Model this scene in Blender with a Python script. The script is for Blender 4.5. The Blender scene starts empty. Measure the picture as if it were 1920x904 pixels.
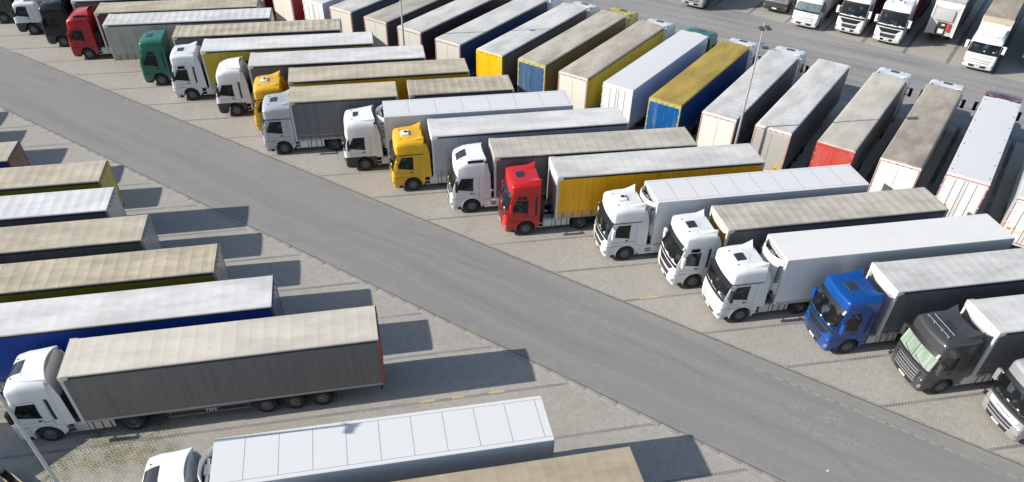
import bpy, bmesh, math, random
from mathutils import Vector, Matrix
random.seed(7)
R = math.radians
C = bpy.context.scene
COL = C.collection

# ------------------------------------------------------------------ camera, light, exposure
cam = bpy.data.cameras.new('camera'); camo = bpy.data.objects.new('camera', cam); COL.objects.link(camo)
cam.sensor_width = 36.0; cam.lens = 1394.65/1920*36.0
cam.shift_y = 0.1131
cam.clip_start = 0.5; cam.clip_end = 2000
camo.matrix_world = Matrix.Translation((0, 0, 27.319)) @ Matrix.Rotation(R(90-43.492), 4, 'X') @ Matrix.Rotation(R(1.428), 4, 'Z')
C.camera = camo
SUN_AZ, SUN_EL = 10.9, 27.5            # light travels towards +x, slightly towards +y
w = bpy.data.worlds.new('World'); C.world = w; w.use_nodes = True
nt = w.node_tree; bg = nt.nodes['Background']
sky = nt.nodes.new('ShaderNodeTexSky'); sky.sky_type = 'NISHITA'; sky.sun_disc = False
sky.sun_elevation = R(SUN_EL); sky.sun_rotation = R(270-SUN_AZ)
sky.air_density = 1.0; sky.dust_density = 1.0; sky.ozone_density = 1.0
nt.links.new(sky.outputs[0], bg.inputs['Color']); bg.inputs['Strength'].default_value = 0.106
sl = bpy.data.lights.new('sun', 'SUN'); sl.energy = 4.6; sl.angle = R(0.5); sl.color = (1.0, 0.95, 0.87)
so = bpy.data.objects.new('sun', sl); COL.objects.link(so)
d = Vector((math.cos(R(SUN_AZ))*math.cos(R(SUN_EL)), math.sin(R(SUN_AZ))*math.cos(R(SUN_EL)), -math.sin(R(SUN_EL))))
so.rotation_euler = d.to_track_quat('-Z', 'Y').to_euler(); so.location = (-60, 20, 60)
C.view_settings.view_transform = 'Standard'; C.view_settings.look = 'None'
C.view_settings.exposure = 0.50; C.view_settings.gamma = 1.0; C.view_settings.use_curve_mapping = False
C.cycles.max_bounces = 6; C.cycles.diffuse_bounces = 3; C.cycles.glossy_bounces = 3

# ------------------------------------------------------------------ node helper
class NT:
    def __init__(s, name):
        s.m = bpy.data.materials.new(name); s.m.use_nodes = True
        s.t = s.m.node_tree; s.b = s.t.nodes['Principled BSDF']
    def n(s, typ, **kw):
        x = s.t.nodes.new('ShaderNode'+typ)
        for k, v in kw.items(): setattr(x, k, v)
        return x
    def put(s, sock, v):
        if isinstance(v, (int, float)): sock.default_value = v
        elif isinstance(v, (tuple, list)):
            sock.default_value = tuple(v) if len(v) == len(sock.default_value) else tuple(v)+(1.0,)
        elif v is not None: s.t.links.new(v, sock)
    def ma(s, op, a, b=None, c=None):
        x = s.n('Math', operation=op); s.put(x.inputs[0], a); s.put(x.inputs[1], b)
        if c is not None: s.put(x.inputs[2], c)
        return x.outputs[0]
    def step(s, v, lo, hi):
        x = s.n('MapRange'); x.interpolation_type = 'SMOOTHSTEP'
        s.put(x.inputs[0], v); x.inputs[1].default_value = lo; x.inputs[2].default_value = hi
        return x.outputs[0]
    def mix(s, f, a, b, blend='MIX'):
        x = s.n('Mix', data_type='RGBA', blend_type=blend)
        s.put(x.inputs[0], f); s.put(x.inputs[6], a); s.put(x.inputs[7], b)
        return x.outputs[2]
    def pos(s): return s.n('NewGeometry').outputs['Position']
    def objc(s): return s.n('TexCoord').outputs['Object']
    def rnd(s): return s.n('ObjectInfo').outputs['Random']
    def xyz(s, v):
        x = s.n('SeparateXYZ'); s.put(x.inputs[0], v); return x.outputs
    def vec(s, a, b, c=0.0):
        x = s.n('CombineXYZ'); s.put(x.inputs[0], a); s.put(x.inputs[1], b); s.put(x.inputs[2], c); return x.outputs[0]
    def noise(s, v, scale, detail=3, rough=.55, w4=None):
        x = s.n('TexNoise'); x.noise_dimensions = '4D' if w4 is not None else '3D'
        s.put(x.inputs['Vector'], v); x.inputs['Scale'].default_value = scale
        x.inputs['Detail'].default_value = detail; x.inputs['Roughness'].default_value = rough
        if w4 is not None: s.put(x.inputs['W'], w4)
        return x.outputs['Fac']
    def scale(s, v, sc):
        x = s.n('VectorMath', operation='MULTIPLY'); s.put(x.inputs[0], v); x.inputs[1].default_value = sc; return x.outputs[0]
    def bump(s, h, strength, dist):
        x = s.n('Bump'); s.put(x.inputs['Height'], h); x.inputs['Strength'].default_value = strength; x.inputs['Distance'].default_value = dist
        s.t.links.new(x.outputs[0], s.b.inputs['Normal'])
    def out(s, col=None, rough=None, metal=None, coat=None, spec=None):
        if col is not None: s.put(s.b.inputs['Base Color'], col)
        if rough is not None: s.put(s.b.inputs['Roughness'], rough)
        if metal is not None: s.put(s.b.inputs['Metallic'], metal)
        if coat is not None: s.put(s.b.inputs['Coat Weight'], coat); s.b.inputs['Coat Roughness'].default_value = .08
        if spec is not None: s.put(s.b.inputs['Specular IOR Level'], spec)
        return s.m
def mul(c, k): return tuple(min(1, x*k) for x in c)

MATS = {}
def cached(fn):
    def g(*a):
        k = (fn.__name__,)+a
        if k not in MATS: MATS[k] = fn(*a)
        return MATS[k]
    return g

@cached
def paint(c, metal=0.0):
    t = NT('paint'); o = t.objc(); r = t.ma('MULTIPLY', t.rnd(), 37.0)
    n = t.noise(o, 1.3, 4, .6, r)
    z = t.xyz(o)[2]
    low = t.ma('MULTIPLY', t.step(z, 1.3, .3), t.step(t.noise(o, 3.0, 4, .6, r), .35, .75))
    col = t.mix(t.ma('MULTIPLY', t.step(n, .42, .8), .16), c, mul(c, .72))
    col = t.mix(t.ma('MULTIPLY', low, .45), col, (.16, .14, .11))
    return t.out(col, t.ma('ADD', t.ma('MULTIPLY', n, .15), .22), metal, .35)
@cached
def plain(c, rough=.5, metal=0.0):
    t = NT('plain'); n = t.noise(t.objc(), 5.0, 3)
    col = t.mix(t.ma('MULTIPLY', n, .5), mul(c, 1.12), mul(c, .7))
    return t.out(col, rough, metal)
@cached
def glass(c=(.006, .008, .009)):
    t = NT('cab_glass'); r = t.ma('MULTIPLY', t.rnd(), 61.0)
    n = t.noise(t.scale(t.objc(), (1, 1.2, 1.2)), 2.2, 2, .5, r)
    col = t.mix(t.step(n, .54, .66), c, mul(c, 7.0))
    return t.out(col, .05, 0, 0, .38)
@cached
def sunshade(c):
    t = NT('sunshade_glass'); o = t.objc()
    f = t.noise(t.scale(o, (.3, 2.0, .5)), 2.0, 3, .5)
    col = t.mix(t.step(f, .35, .68), mul(c, .66), c)
    col = t.mix(t.step(t.ma('ABSOLUTE', t.xyz(o)[1]), .035, .02), col, mul(c, .2))
    return t.out(col, .12, 0, .5)
@cached
def tarp_roof(c, dirty, lines):
    """canvas roof: rain-streaked cloth over roof bows"""
    t = NT('tarp_roof'); o = t.objc(); r = t.ma('MULTIPLY', t.rnd(), 53.0)
    x = t.xyz(o)[0]
    big = t.noise(t.scale(o, (.35, .9, 1)), 1.0, 4, .6, r)
    fine = t.noise(t.scale(o, (1.0, 5.0, 1)), 2.6, 4, .65, r)
    bay = t.ma('FLOOR', t.ma('DIVIDE', x, .62))
    wn = t.n('TexWhiteNoise', noise_dimensions='2D'); t.put(wn.inputs['Vector'], t.vec(bay, r))
    per = t.ma('MULTIPLY', t.ma('ABSOLUTE', t.ma('SUBTRACT', t.ma('FRACT', t.ma('DIVIDE', x, .62)), .5)), 2.0)   # 1 at a bow
    line = t.ma('MULTIPLY', t.step(per, .80, .93), t.ma('ADD', t.ma('MULTIPLY', t.noise(o, 2.2, 3, .6, r), 1.3), -.2))
    col = t.mix(t.step(big, .30, .70), mul(c, 1.10), mul(c, 1-.45*dirty))
    col = t.mix(t.ma('MULTIPLY', t.step(fine, .45, .8), .55*dirty), col, mul((.30, .25, .19), 1.0))
    col = t.mix(t.ma('MULTIPLY', wn.outputs['Value'], .22*dirty), col, mul(c, .66))
    col = t.mix(t.ma('MULTIPLY', line, lines), col, mul((c[0], c[1]*.93, c[2]*.82), .45))
    stain = t.ma('MULTIPLY', t.step(t.noise(t.scale(o, (.8, 1.4, 1)), 1.0, 3, .7, t.ma('ADD', r, 9.0)), .62, .74), .24*dirty)
    col = t.mix(stain, col, (.17, .145, .11))
    sp = t.ma('MULTIPLY', t.step(t.noise(o, 4.2, 2, .5, r), .70, .76), .55*dirty)
    col = t.mix(sp, col, (.10, .09, .075))
    t.bump(t.ma('ADD', t.ma('MULTIPLY', fine, .5), big), .35, .02)
    return t.out(col, .68)
@cached
def curtain(c, seamk=.04):
    t = NT('curtain'); o = t.objc(); r = t.ma('MULTIPLY', t.rnd(), 53.0)
    x = t.xyz(o)[0]
    streak = t.noise(t.scale(o, (3.0, 1, .22)), 2.0, 4, .6, r)
    n = t.noise(o, .6, 3, .6, r)
    seam = t.step(t.ma('ABSOLUTE', t.ma('SUBTRACT', t.ma('FRACT', t.ma('DIVIDE', x, .64)), .5)), .470, .492)
    col = t.mix(t.step(streak, .4, .78), mul(c, 1.12), mul(c, .72))
    col = t.mix(t.ma('MULTIPLY', n, .35), col, mul(c, .75))
    col = t.mix(t.ma('MULTIPLY', seam, seamk), col, (.34, .34, .34))
    low = t.ma('MULTIPLY', t.step(t.xyz(o)[2], 1.9, 1.05), .35)
    col = t.mix(t.ma('MULTIPLY', low, t.noise(o, 2, 3, .6, r)), col, (.2, .18, .15))
    t.bump(streak, .25, .02)
    return t.out(col, .45)
@cached
def panel(c, dirty):
    """smooth insulated box wall"""
    t = NT('box_panel'); o = t.objc(); r = t.ma('MULTIPLY', t.rnd(), 53.0)
    s = t.noise(t.scale(o, (2.2, 2.2, .25)), 1.5, 4, .6, r); n = t.noise(o, .5, 3, .6, r)
    col = t.mix(t.ma('MULTIPLY', t.step(s, .45, .8), .35*dirty), c, mul((.55, .5, .42), 1))
    col = t.mix(t.ma('MULTIPLY', n, .18*dirty), col, mul(c, .7))
    return t.out(col, .32, 0, .15)
@cached
def box_roof(c, dirty, pitch):
    """white box roof, sheets joined every 'pitch' metres"""
    t = NT('box_roof'); o = t.objc(); r = t.ma('MULTIPLY', t.rnd(), 53.0)
    p = t.xyz(o)
    n = t.noise(t.scale(o, (.4, 1, 1)), 1.2, 4, .6, r)
    col = t.mix(t.ma('MULTIPLY', t.step(n, .4, .75), .5*dirty), c, (.50, .46, .38))
    if pitch:
        a = t.step(t.ma('ABSOLUTE', t.ma('SUBTRACT', t.ma('FRACT', t.ma('ADD', t.ma('DIVIDE', p[0], pitch), .1)), .5)), .5-.016/pitch, .5-.010/pitch)
        e = t.step(t.ma('ABSOLUTE', t.ma('SUBTRACT', t.ma('ABSOLUTE', p[1]), 1.07)), .016, .008)
        a = t.ma('MULTIPLY', a, t.step(t.ma('ABSOLUTE', p[1]), 1.09, 1.08))
        col = t.mix(t.ma('MULTIPLY', t.ma('MAXIMUM', a, e), .75), col, (.11, .10, .09))
    return t.out(col, .38)
RUB = lambda: plain((.018, .018, .018), .8)
BLK = lambda: plain((.02, .021, .023), .55)
CHA = lambda: plain((.028, .028, .03), .6)
ALU = lambda: plain((.50, .51, .52), .38, .75)
GALV = lambda: plain((.42, .43, .44), .45, .35)
RIM = lambda: plain((.13, .13, .13), .45, .4)

# ------------------------------------------------------------------ paving materials
def herring(t, ang, s):
    """herringbone bricks laid at 45 degrees to the bay direction 'ang'; returns joint mask, random per brick, bay coordinates of the brick"""
    P = t.xyz(t.pos()); a = R(ang+45)
    def dot(cx, cy): return t.ma('ADD', t.ma('MULTIPLY', P[0], cx), t.ma('MULTIPLY', P[1], cy))
    px = t.ma('DIVIDE', dot(math.cos(a), math.sin(a)), s); py = t.ma('DIVIDE', dot(-math.sin(a), math.cos(a)), s)
    i, j = t.ma('FLOOR', px), t.ma('FLOOR', py); fx, fy = t.ma('FRACT', px), t.ma('FRACT', py)
    k = t.ma('FLOORED_MODULO', t.ma('ADD', i, j), 4.0)
    # (i+j): 0 = left half of a lying brick, 1 = right half; 2 = upper half of an upright brick read from below, 3 = lower half
    h = t.ma('LESS_THAN', k, 1.5)
    k1 = t.ma('COMPARE', k, 1.0, .1); k3 = t.ma('COMPARE', k, 3.0, .1)
    nh = t.ma('SUBTRACT', 1.0, h)
    u = t.ma('ADD', t.ma('ADD', t.ma('MULTIPLY', h, fx), t.ma('MULTIPLY', nh, fy)), t.ma('ADD', k1, k3))
    v = t.ma('ADD', t.ma('MULTIPLY', h, fy), t.ma('MULTIPLY', nh, fx))
    e = t.ma('MINIMUM', t.ma('MINIMUM', u, t.ma('SUBTRACT', 2.0, u)), t.ma('MINIMUM', v, t.ma('SUBTRACT', 1.0, v)))
    bx, by = t.ma('SUBTRACT', i, k1), t.ma('SUBTRACT', j, k3)
    cx = t.ma('ADD', bx, t.ma('ADD', .5, t.ma('MULTIPLY', h, .5))); cy = t.ma('ADD', by, t.ma('ADD', .5, t.ma('MULTIPLY', nh, .5)))
    wn = t.n('TexWhiteNoise', noise_dimensions='2D'); t.put(wn.inputs['Vector'], t.vec(bx, by))
    f = .70711*s
    bu = t.ma('MULTIPLY', t.ma('SUBTRACT', cx, cy), f); bv = t.ma('MULTIPLY', t.ma('ADD', cx, cy), f)
    return e, wn.outputs['Value'], bu, bv
def paver(name, ang, s, base, v0, pitch, lw, linek, other=None, ucut=None, weeds=None):
    t = NT(name); e, rn, bu, bv = herring(t, ang, s); P = t.pos()
    big = t.noise(P, .12, 5, .6); med = t.noise(P, .9, 4, .6)
    col = t.mix(rn, mul(base, .91), mul(base, 1.07))
    if other:
        # second brick colour beyond a slanting line in bay coordinates
        far = t.ma('GREATER_THAN', t.ma('ADD', bu, t.ma('MULTIPLY', bv, ucut[1])), ucut[0])
        col = t.mix(far, col, t.mix(rn, mul(other, .93), mul(other, 1.05)))
    if other:
        q = t.xyz(P); la = R(-30.0)
        s1 = t.noise(t.vec(t.ma('MULTIPLY', t.ma('ADD', t.ma('MULTIPLY', q[0], math.cos(la)), t.ma('MULTIPLY', q[1], math.sin(la))), .06), t.ma('ADD', t.ma('MULTIPLY', q[0], -math.sin(la)), t.ma('MULTIPLY', q[1], math.cos(la))), 0), 1.0, 5, .65)
        col = t.mix(t.ma('MULTIPLY', far, t.ma('MULTIPLY', t.step(s1, .45, .62), .6)), col, (.185, .185, .184))
        col = t.mix(t.ma('MULTIPLY', far, t.ma('MULTIPLY', t.step(s1, .46, .30), .45)), col, (.39, .385, .37))
    dv = t.ma('ABSOLUTE', t.ma('SUBTRACT', t.ma('FLOORED_MODULO', t.ma('SUBTRACT', bv, v0-pitch/2), pitch), pitch/2))
    ln = t.ma('LESS_THAN', dv, lw)
    if other: ln = t.ma('MULTIPLY', ln, t.ma('SUBTRACT', 1.0, far))
    fade = t.step(t.noise(P, .5, 3, .6), .25, .6)
    col = t.mix(t.ma('MULTIPLY', ln, t.ma('ADD', t.ma('MULTIPLY', fade, .5), .5)), col, mul((.30, .30, .29), linek))
    col = t.mix(t.step(big, .40, .72), col, t.mix(.45, col, (.34, .30, .255)))
    col = t.mix(t.ma('MULTIPLY', t.step(med, .52, .8), .14), col, (.22, .20, .175))
    oil = t.ma('MULTIPLY', t.step(t.noise(P, .75, 3, .5), .69, .79), .3)
    col = t.mix(oil, col, (.075, .07, .062))
    moss = t.step(t.noise(P, .22, 4, .6), .5, .72)
    jc = t.mix(moss, mul(base, .58), (.20, .185, .10))
    j = t.ma('SUBTRACT', 1.0, t.step(e, .03, .13))
    col = t.mix(t.ma('MULTIPLY', j, t.ma('ADD', .36, t.ma('MULTIPLY', moss, .5))), col, jc)
    if weeds:
        m = None
        for (wx, wy, wr) in weeds:
            dd = t.n('VectorMath', operation='DISTANCE'); t.put(dd.inputs[0], P); dd.inputs[1].default_value = (wx, wy, 0)
            q = t.step(dd.outputs['Value'], wr, wr*.2)
            m = q if m is None else t.ma('MAXIMUM', m, q)
        patch = t.ma('MULTIPLY', m, t.step(t.noise(P, 1.5, 4, .65), .40, .60))
        grow = t.ma('MULTIPLY', patch, t.ma('ADD', t.ma('MULTIPLY', t.step(e, .30, .08), .62), .38))
        col = t.mix(grow, col, t.mix(t.step(t.noise(P, .8, 3), .42, .58), (.22, .185, .075), (.075, .105, .018)))
        jm = t.ma('MULTIPLY', m, t.step(e, .2, .05))
        col = t.mix(t.ma('MULTIPLY', jm, .6), col, (.09, .085, .04))
    t.bump(t.ma('ADD', t.step(e, .0, .14), t.ma('MULTIPLY', rn, .25)), .5, .012)
    return t.out(col, .85, 0, 0, .25)
def asphalt():
    t = NT('asphalt'); P = t.pos(); p = t.xyz(P); a = R(-33.0)
    al = t.ma('ADD', t.ma('MULTIPLY', p[0], math.cos(a)), t.ma('MULTIPLY', p[1], math.sin(a)))
    ac = t.ma('ADD', t.ma('MULTIPLY', p[0], -math.sin(a)), t.ma('MULTIPLY', p[1], math.cos(a)))
    wob = t.ma('MULTIPLY', t.noise(P, .06, 2), 3.0)
    st = t.noise(t.vec(t.ma('MULTIPLY', al, .035), t.ma('ADD', ac, wob), 0), 1.1, 5, .6)
    st2 = t.noise(t.vec(t.ma('MULTIPLY', al, .12), t.ma('ADD', ac, wob), 3), 3.0, 4, .6)
    big = t.noise(P, .16, 4, .6); gr = t.noise(P, 22.0, 3, .7); fg = t.noise(P, 5.0, 4, .7)
    base = (.258, .256, .247)
    col = t.mix(t.step(st, .34, .74), mul(base, 1.06), mul(base, .86))
    col = t.mix(t.ma('MULTIPLY', t.step(st2, .45, .8), .30), col, mul(base, .70))
    col = t.mix(t.ma('MULTIPLY', t.step(big, .45, .75), .3), col, (.275, .266, .245))
    col = t.mix(t.ma('MULTIPLY', t.ma('ADD', t.ma('MULTIPLY', t.step(gr, .3, .7), .35), t.ma('MULTIPLY', t.step(fg, .3, .75), .5)), .62), col, mul(base, .66))
    # light crazed cracking where lorries turn
    vo = t.n('TexVoronoi', feature='DISTANCE_TO_EDGE')
    wv = t.n('VectorMath', operation='ADD'); t.put(wv.inputs[0], P)
    nz = t.n('TexNoise'); t.put(nz.inputs['Vector'], P); nz.inputs['Scale'].default_value = 1.6
    t.put(wv.inputs[1], t.scale(nz.outputs['Color'], (.7, .7, 0)))
    t.put(vo.inputs['Vector'], wv.outputs[0]); vo.inputs['Scale'].default_value = 3.0
    cr = t.step(vo.outputs['Distance'], .07, .015)
    m = None
    for (cx, cy, l1, l2, k) in ((4.2, 32.4, 3.0, 1.7, .75), (15.6, 24.3, 2.7, 1.3, 1.0), (13.9, 25.4, 1.1, .7, .8)):
        du = t.ma('DIVIDE', t.ma('SUBTRACT', al, cx*math.cos(a)+cy*math.sin(a)), l1)
        dv = t.ma('DIVIDE', t.ma('SUBTRACT', ac, -cx*math.sin(a)+cy*math.cos(a)), l2)
        q = t.ma('MULTIPLY', t.step(t.ma('ADD', t.ma('MULTIPLY', du, du), t.ma('MULTIPLY', dv, dv)), 1.2, .25), k)
        m = q if m is None else t.ma('MAXIMUM', m, q)
    m = t.ma('MULTIPLY', m, t.step(t.noise(P, 1.1, 3), .38, .62))
    col = t.mix(t.ma('MULTIPLY', t.ma('MULTIPLY', m, cr), .28), col, (.46, .455, .44))
    arcs = None
    for (cx, cy, rad, wd, k) in ((-14, 8, 31, .25, .16), (-14, 8, 32.9, .25, .16), (40, 47, 29, .22, .2), (40, 47, 30.8, .22, .2)):
        dd = t.n('VectorMath', operation='DISTANCE'); t.put(dd.inputs[0], P); dd.inputs[1].default_value = (cx, cy, 0)
        q = t.ma('MULTIPLY', t.step(t.ma('ABSOLUTE', t.ma('SUBTRACT', dd.outputs['Value'], rad)), wd, .03), k)
        arcs = q if arcs is None else t.ma('MAXIMUM', arcs, q)
    arcs = t.ma('MULTIPLY', arcs, t.step(t.noise(P, .25, 3), .40, .62))
    col = t.mix(arcs, col, mul(base, .52))
    dl = t.ma('SUBTRACT', t.ma('ADD', t.ma('MULTIPLY', p[0], LN.x), t.ma('MULTIPLY', p[1], LN.y)), A)
    dr = t.ma('SUBTRACT', B_, t.ma('ADD', t.ma('MULTIPLY', p[0], NN.x), t.ma('MULTIPLY', p[1], NN.y)))
    dust = t.ma('MULTIPLY', t.step(t.ma('MINIMUM', dl, dr), 1.3, .0), t.step(t.noise(P, .8, 4, .65), .35, .65))
    col = t.mix(t.ma('MULTIPLY', dust, .6), col, (.30, .275, .23))
    spots = t.ma('MULTIPLY', t.step(t.noise(P, 1.3, 2, .5), .71, .76), .3)
    col = t.mix(spots, col, mul(base, .45))
    t.bump(t.ma('ADD', gr, fg), .25, .012)
    return t.out(col, .82, 0, 0, .3)

# ------------------------------------------------------------------ mesh builder
class MB:
    def __init__(s): s.v = []; s.f = []; s.m = []
    def quad(s, pts, m=0):
        b = len(s.v); s.v += [tuple(p) for p in pts]; s.f.append(tuple(range(b, b+len(pts)))); s.m.append(m)
    def box(s, x0, x1, y0, y1, z0, z1, m=0):
        b = len(s.v)
        s.v += [(x0,y0,z0),(x1,y0,z0),(x1,y1,z0),(x0,y1,z0),(x0,y0,z1),(x1,y0,z1),(x1,y1,z1),(x0,y1,z1)]
        for q in ((0,3,2,1),(4,5,6,7),(0,1,5,4),(1,2,6,5),(2,3,7,6),(3,0,4,7)): s.f.append(tuple(b+i for i in q)); s.m.append(m)
    def prism(s, poly, y0, y1, m=0):
        """outline in x,z pulled along y"""
        b = len(s.v); n = len(poly)
        s.v += [(x, y0, z) for x, z in poly]+[(x, y1, z) for x, z in poly]
        s.f += [tuple(range(b, b+n)), tuple(range(b+2*n-1, b+n-1, -1))]; s.m += [m, m]
        for i in range(n): s.f.append((b+i, b+(i+1) % n, b+n+(i+1) % n, b+n+i)); s.m.append(m)
    def lathe(s, prof, cx, cy, cz, n=20, m=0, axis='y', flip=1):
        """profile (r, offset) spun about the axis; closed loop"""
        b = len(s.v); k = len(prof)
        for i in range(n):
            a = 2*math.pi*i/n
            for r, o in prof:
                if axis == 'y': s.v.append((cx+r*math.cos(a), cy+o*flip, cz+r*math.sin(a)))
                elif axis == 'z': s.v.append((cx+r*math.cos(a), cy+r*math.sin(a), cz+o))
                else: s.v.append((cx+o, cy+r*math.cos(a), cz+r*math.sin(a)))
        for i in range(n):
            for q in range(k):
                s.f.append((b+i*k+q, b+i*k+(q+1) % k, b+((i+1) % n)*k+(q+1) % k, b+((i+1) % n)*k+q)); s.m.append(m)
    def grid(s, rows, m=0, cu=False, cv=False):
        b = len(s.v); nr, nc = len(rows), len(rows[0])
        for r in rows: s.v += [tuple(p) for p in r]
        for i in range(nr if cu else nr-1):
            for j in range(nc if cv else nc-1):
                s.f.append((b+i*nc+j, b+i*nc+(j+1) % nc, b+((i+1) % nr)*nc+(j+1) % nc, b+((i+1) % nr)*nc+j)); s.m.append(m)
    def slab(s, rows, rows2, m=0, m2=None):
        """closed shell between two grids of the same size"""
        nr, nc = len(rows), len(rows[0]); m2 = m if m2 is None else m2
        b = len(s.v)
        for g in (rows, rows2):
            for r in g: s.v += [tuple(p) for p in r]
        o = nr*nc
        for i in range(nr-1):
            for j in range(nc-1):
                q = (i*nc+j, i*nc+j+1, (i+1)*nc+j+1, (i+1)*nc+j)
                s.f.append(tuple(b+x for x in q)); s.m.append(m)
                s.f.append(tuple(b+o+x for x in reversed(q))); s.m.append(m2)
        ring = [j for j in range(nc)]+[i*nc+nc-1 for i in range(1, nr)]+[(nr-1)*nc+j for j in range(nc-2, -1, -1)]+[i*nc for i in range(nr-2, 0, -1)]
        for a, c in zip(ring, ring[1:]+ring[:1]): s.f.append((b+a, b+c, b+o+c, b+o+a)); s.m.append(m2)
    def tube(s, pts, r, n=8, m=0):
        rows = []
        for i, p in enumerate(pts):
            p = Vector(p); t = (Vector(pts[min(i+1, len(pts)-1)])-Vector(pts[max(i-1, 0)])).normalized()
            u = t.orthogonal().normalized(); v = t.cross(u); rr = r[i] if isinstance(r, (list, tuple)) else r
            rows.append([p+(u*math.cos(2*math.pi*k/n)+v*math.sin(2*math.pi*k/n))*rr for k in range(n)])
        s.grid(rows, m, cv=True)
        for row in (rows[0], rows[-1]): s.quad(row, m)
    def mesh(s, name, smooth=38, bevel=0, nmat=None):
        me = bpy.data.meshes.new(name); bm = bmesh.new()
        vs = [bm.verts.new(v) for v in s.v]
        for f, m in zip(s.f, s.m):
            try: q = bm.faces.new([vs[i] for i in f]); q.material_index = m
            except ValueError: pass
        bmesh.ops.remove_doubles(bm, verts=bm.verts, dist=1e-5)
        bmesh.ops.recalc_face_normals(bm, faces=bm.faces)
        if bevel:
            es = [e for e in bm.edges if len(e.link_faces) == 2 and e.calc_face_angle(0) > .6]
            bmesh.ops.bevel(bm, geom=es, offset=bevel, segments=2, affect='EDGES', profile=.6)
        for f in bm.faces: f.smooth = True
        for e in bm.edges:
            if len(e.link_faces) != 2 or e.calc_face_angle(0) > R(smooth): e.smooth = False
        bm.to_mesh(me); bm.free()
        for _ in range(nmat or (max(s.m)+1 if s.m else 1)): me.materials.append(None)
        return me
MESH = {}
def mcache(key, fn):
    if key not in MESH: MESH[key] = fn()
    return MESH[key]
def obj(name, me, mats, parent=None, loc=(0, 0, 0), rz=0.0):
    if isinstance(me, MB): me = me.mesh(name)
    o = bpy.data.objects.new(name, me); COL.objects.link(o); o.location = loc; o.rotation_euler = (0, 0, rz)
    if parent: o.parent = parent
    if not isinstance(mats, (list, tuple)): mats = [mats]
    for sl_, m in zip(o.material_slots, mats): sl_.link = 'OBJECT'; sl_.material = m
    return o
def tag(o, label=None, cat=None, group=None, kind=None):
    for k, v in (('label', label), ('category', cat), ('group', group), ('kind', kind)):
        if v: o[k] = v
    return o
def thing(name, loc, rz, label, cat, group=None):
    o = bpy.data.objects.new(name, None); COL.objects.link(o); o.location = loc; o.rotation_euler = (0, 0, rz)
    return tag(o, label, cat, group)
def sheet(name, pts, z, m):
    mb = MB(); mb.quad([(x, y, z) for x, y in pts]); return tag(obj(name, mb, m), kind='structure')

# ------------------------------------------------------------------ the setting
AM, AL, AR = 11.215, 12.346, -123.098            # bay directions of the three parking rows
ND, NN = Vector((math.cos(R(-32.8)), math.sin(R(-32.8)))), Vector((math.sin(R(32.8)), math.cos(R(32.8))))
LD, LN = Vector((math.cos(R(-33.25)), math.sin(R(-33.25)))), Vector((math.sin(R(33.25)), math.cos(R(33.25))))
A, B_, G = 24.41, 31.80, 48.6
def on(Dv, Nv, off, t): p = Nv*off+Dv*t; return (p.x, p.y)
TAN = (.388, .366, .325)
pav_l = paver('paving_blocks', AL, .122, TAN, 25.72, 3.45, .085, .70,
              weeds=((-18.6, 21.9, 2.6), (-17.2, 23.2, 2.0), (-20.5, 20.6, 1.6), (-24.2, 24.2, 1.2), (-16.5, 21.6, 1.6)))
pav_m = paver('paving_blocks', AM, .122, TAN, 45.39, 3.385, .085, .62)
pav_r = paver('paving_blocks', AR, .122, mul(TAN, 1.12), -1.2, 4.0, .17, .28)
# access lane: grey blocks, then the tan blocks of the far row beyond a stepped edge (bay coordinates, u falls away from the camera)
pav_b = paver('paving_blocks', AR, .122, TAN, -.77, 4.0, .14, .42, other=(.300, .300, .298), ucut=(-80.8+.35, -.062))
sheet('ground', [(-900, -300), (900, -300), (900, 1200), (-900, 1200)], -.012, plain((.27, .25, .215), .9))
sheet('car_park', [on(LD, LN, -40, -150), on(LD, LN, -40, 150), on(LD, LN, A+.3, 150), on(LD, LN, A+.3, -150)], 0.0, pav_l)
sheet('parking_bays', [on(ND, NN, B_-.3, -150), on(ND, NN, B_-.3, 150), on(ND, NN, G, 150), on(ND, NN, G, -150)], 0.0, pav_m)
QD = Vector((math.cos(R(-30.4)), math.sin(R(-30.4)))); QN = Vector((math.sin(R(30.4)), math.cos(R(30.4))))
e0 = 67.2
sheet('rear_bays', [on(ND, NN, G, -150), on(ND, NN, G, 150), on(QD, QN, e0, 150), on(QD, QN, e0, -150)], 0.0, pav_r)
sheet('access_lane', [on(QD, QN, e0, -150), on(QD, QN, e0, 150), on(QD, QN, 200, 150), on(QD, QN, 200, -150)], 0.0, pav_b)
sheet('road', [on(LD, LN, A, -150), on(LD, LN, A, 150), on(ND, NN, B_, 150), on(ND, NN, B_, -150)], .004, asphalt())
def kerb(Dv, Nv, off, wid, side, ln0, m):
    mb = MB(); t = -75.0; a = math.atan2(Dv.y, Dv.x); ca, sa = math.cos(a), math.sin(a)
    while t < 60:
        l = ln0*random.uniform(.8, 1.25); g = random.choice((.012, .015, .02, .02, .06)); h = random.uniform(.012, .026); jo = random.uniform(-.012, .012)
        b = len(mb.v); mb.box(t, t+l-g, min(0, side*wid)+jo, max(0, side*wid)+jo, -.01, h)
        base = Nv*off
        for i in range(b, len(mb.v)):
            x, y, z = mb.v[i]; mb.v[i] = (base.x+x*ca-y*sa, base.y+x*sa+y*ca, z)
        t += l
    return tag(obj('kerb', mb.mesh('kerb', bevel=.006), m), kind='structure')
kerb(LD, LN, A, .27, -1, 1.0, plain((.30, .285, .25), .85))
kerb(ND, NN, B_, .10, 1, .9, plain((.27, .26, .235), .85))
def gap(Dv, Nv, off, wd):
    sheet('gutter', [on(Dv, Nv, off, -75), on(Dv, Nv, off, 60), on(Dv, Nv, off+wd, 60), on(Dv, Nv, off+wd, -75)], .009, plain((.07, .066, .058), .9))
gap(LD, LN, A+.004, .045); gap(ND, NN, B_-.075, .07)
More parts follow.
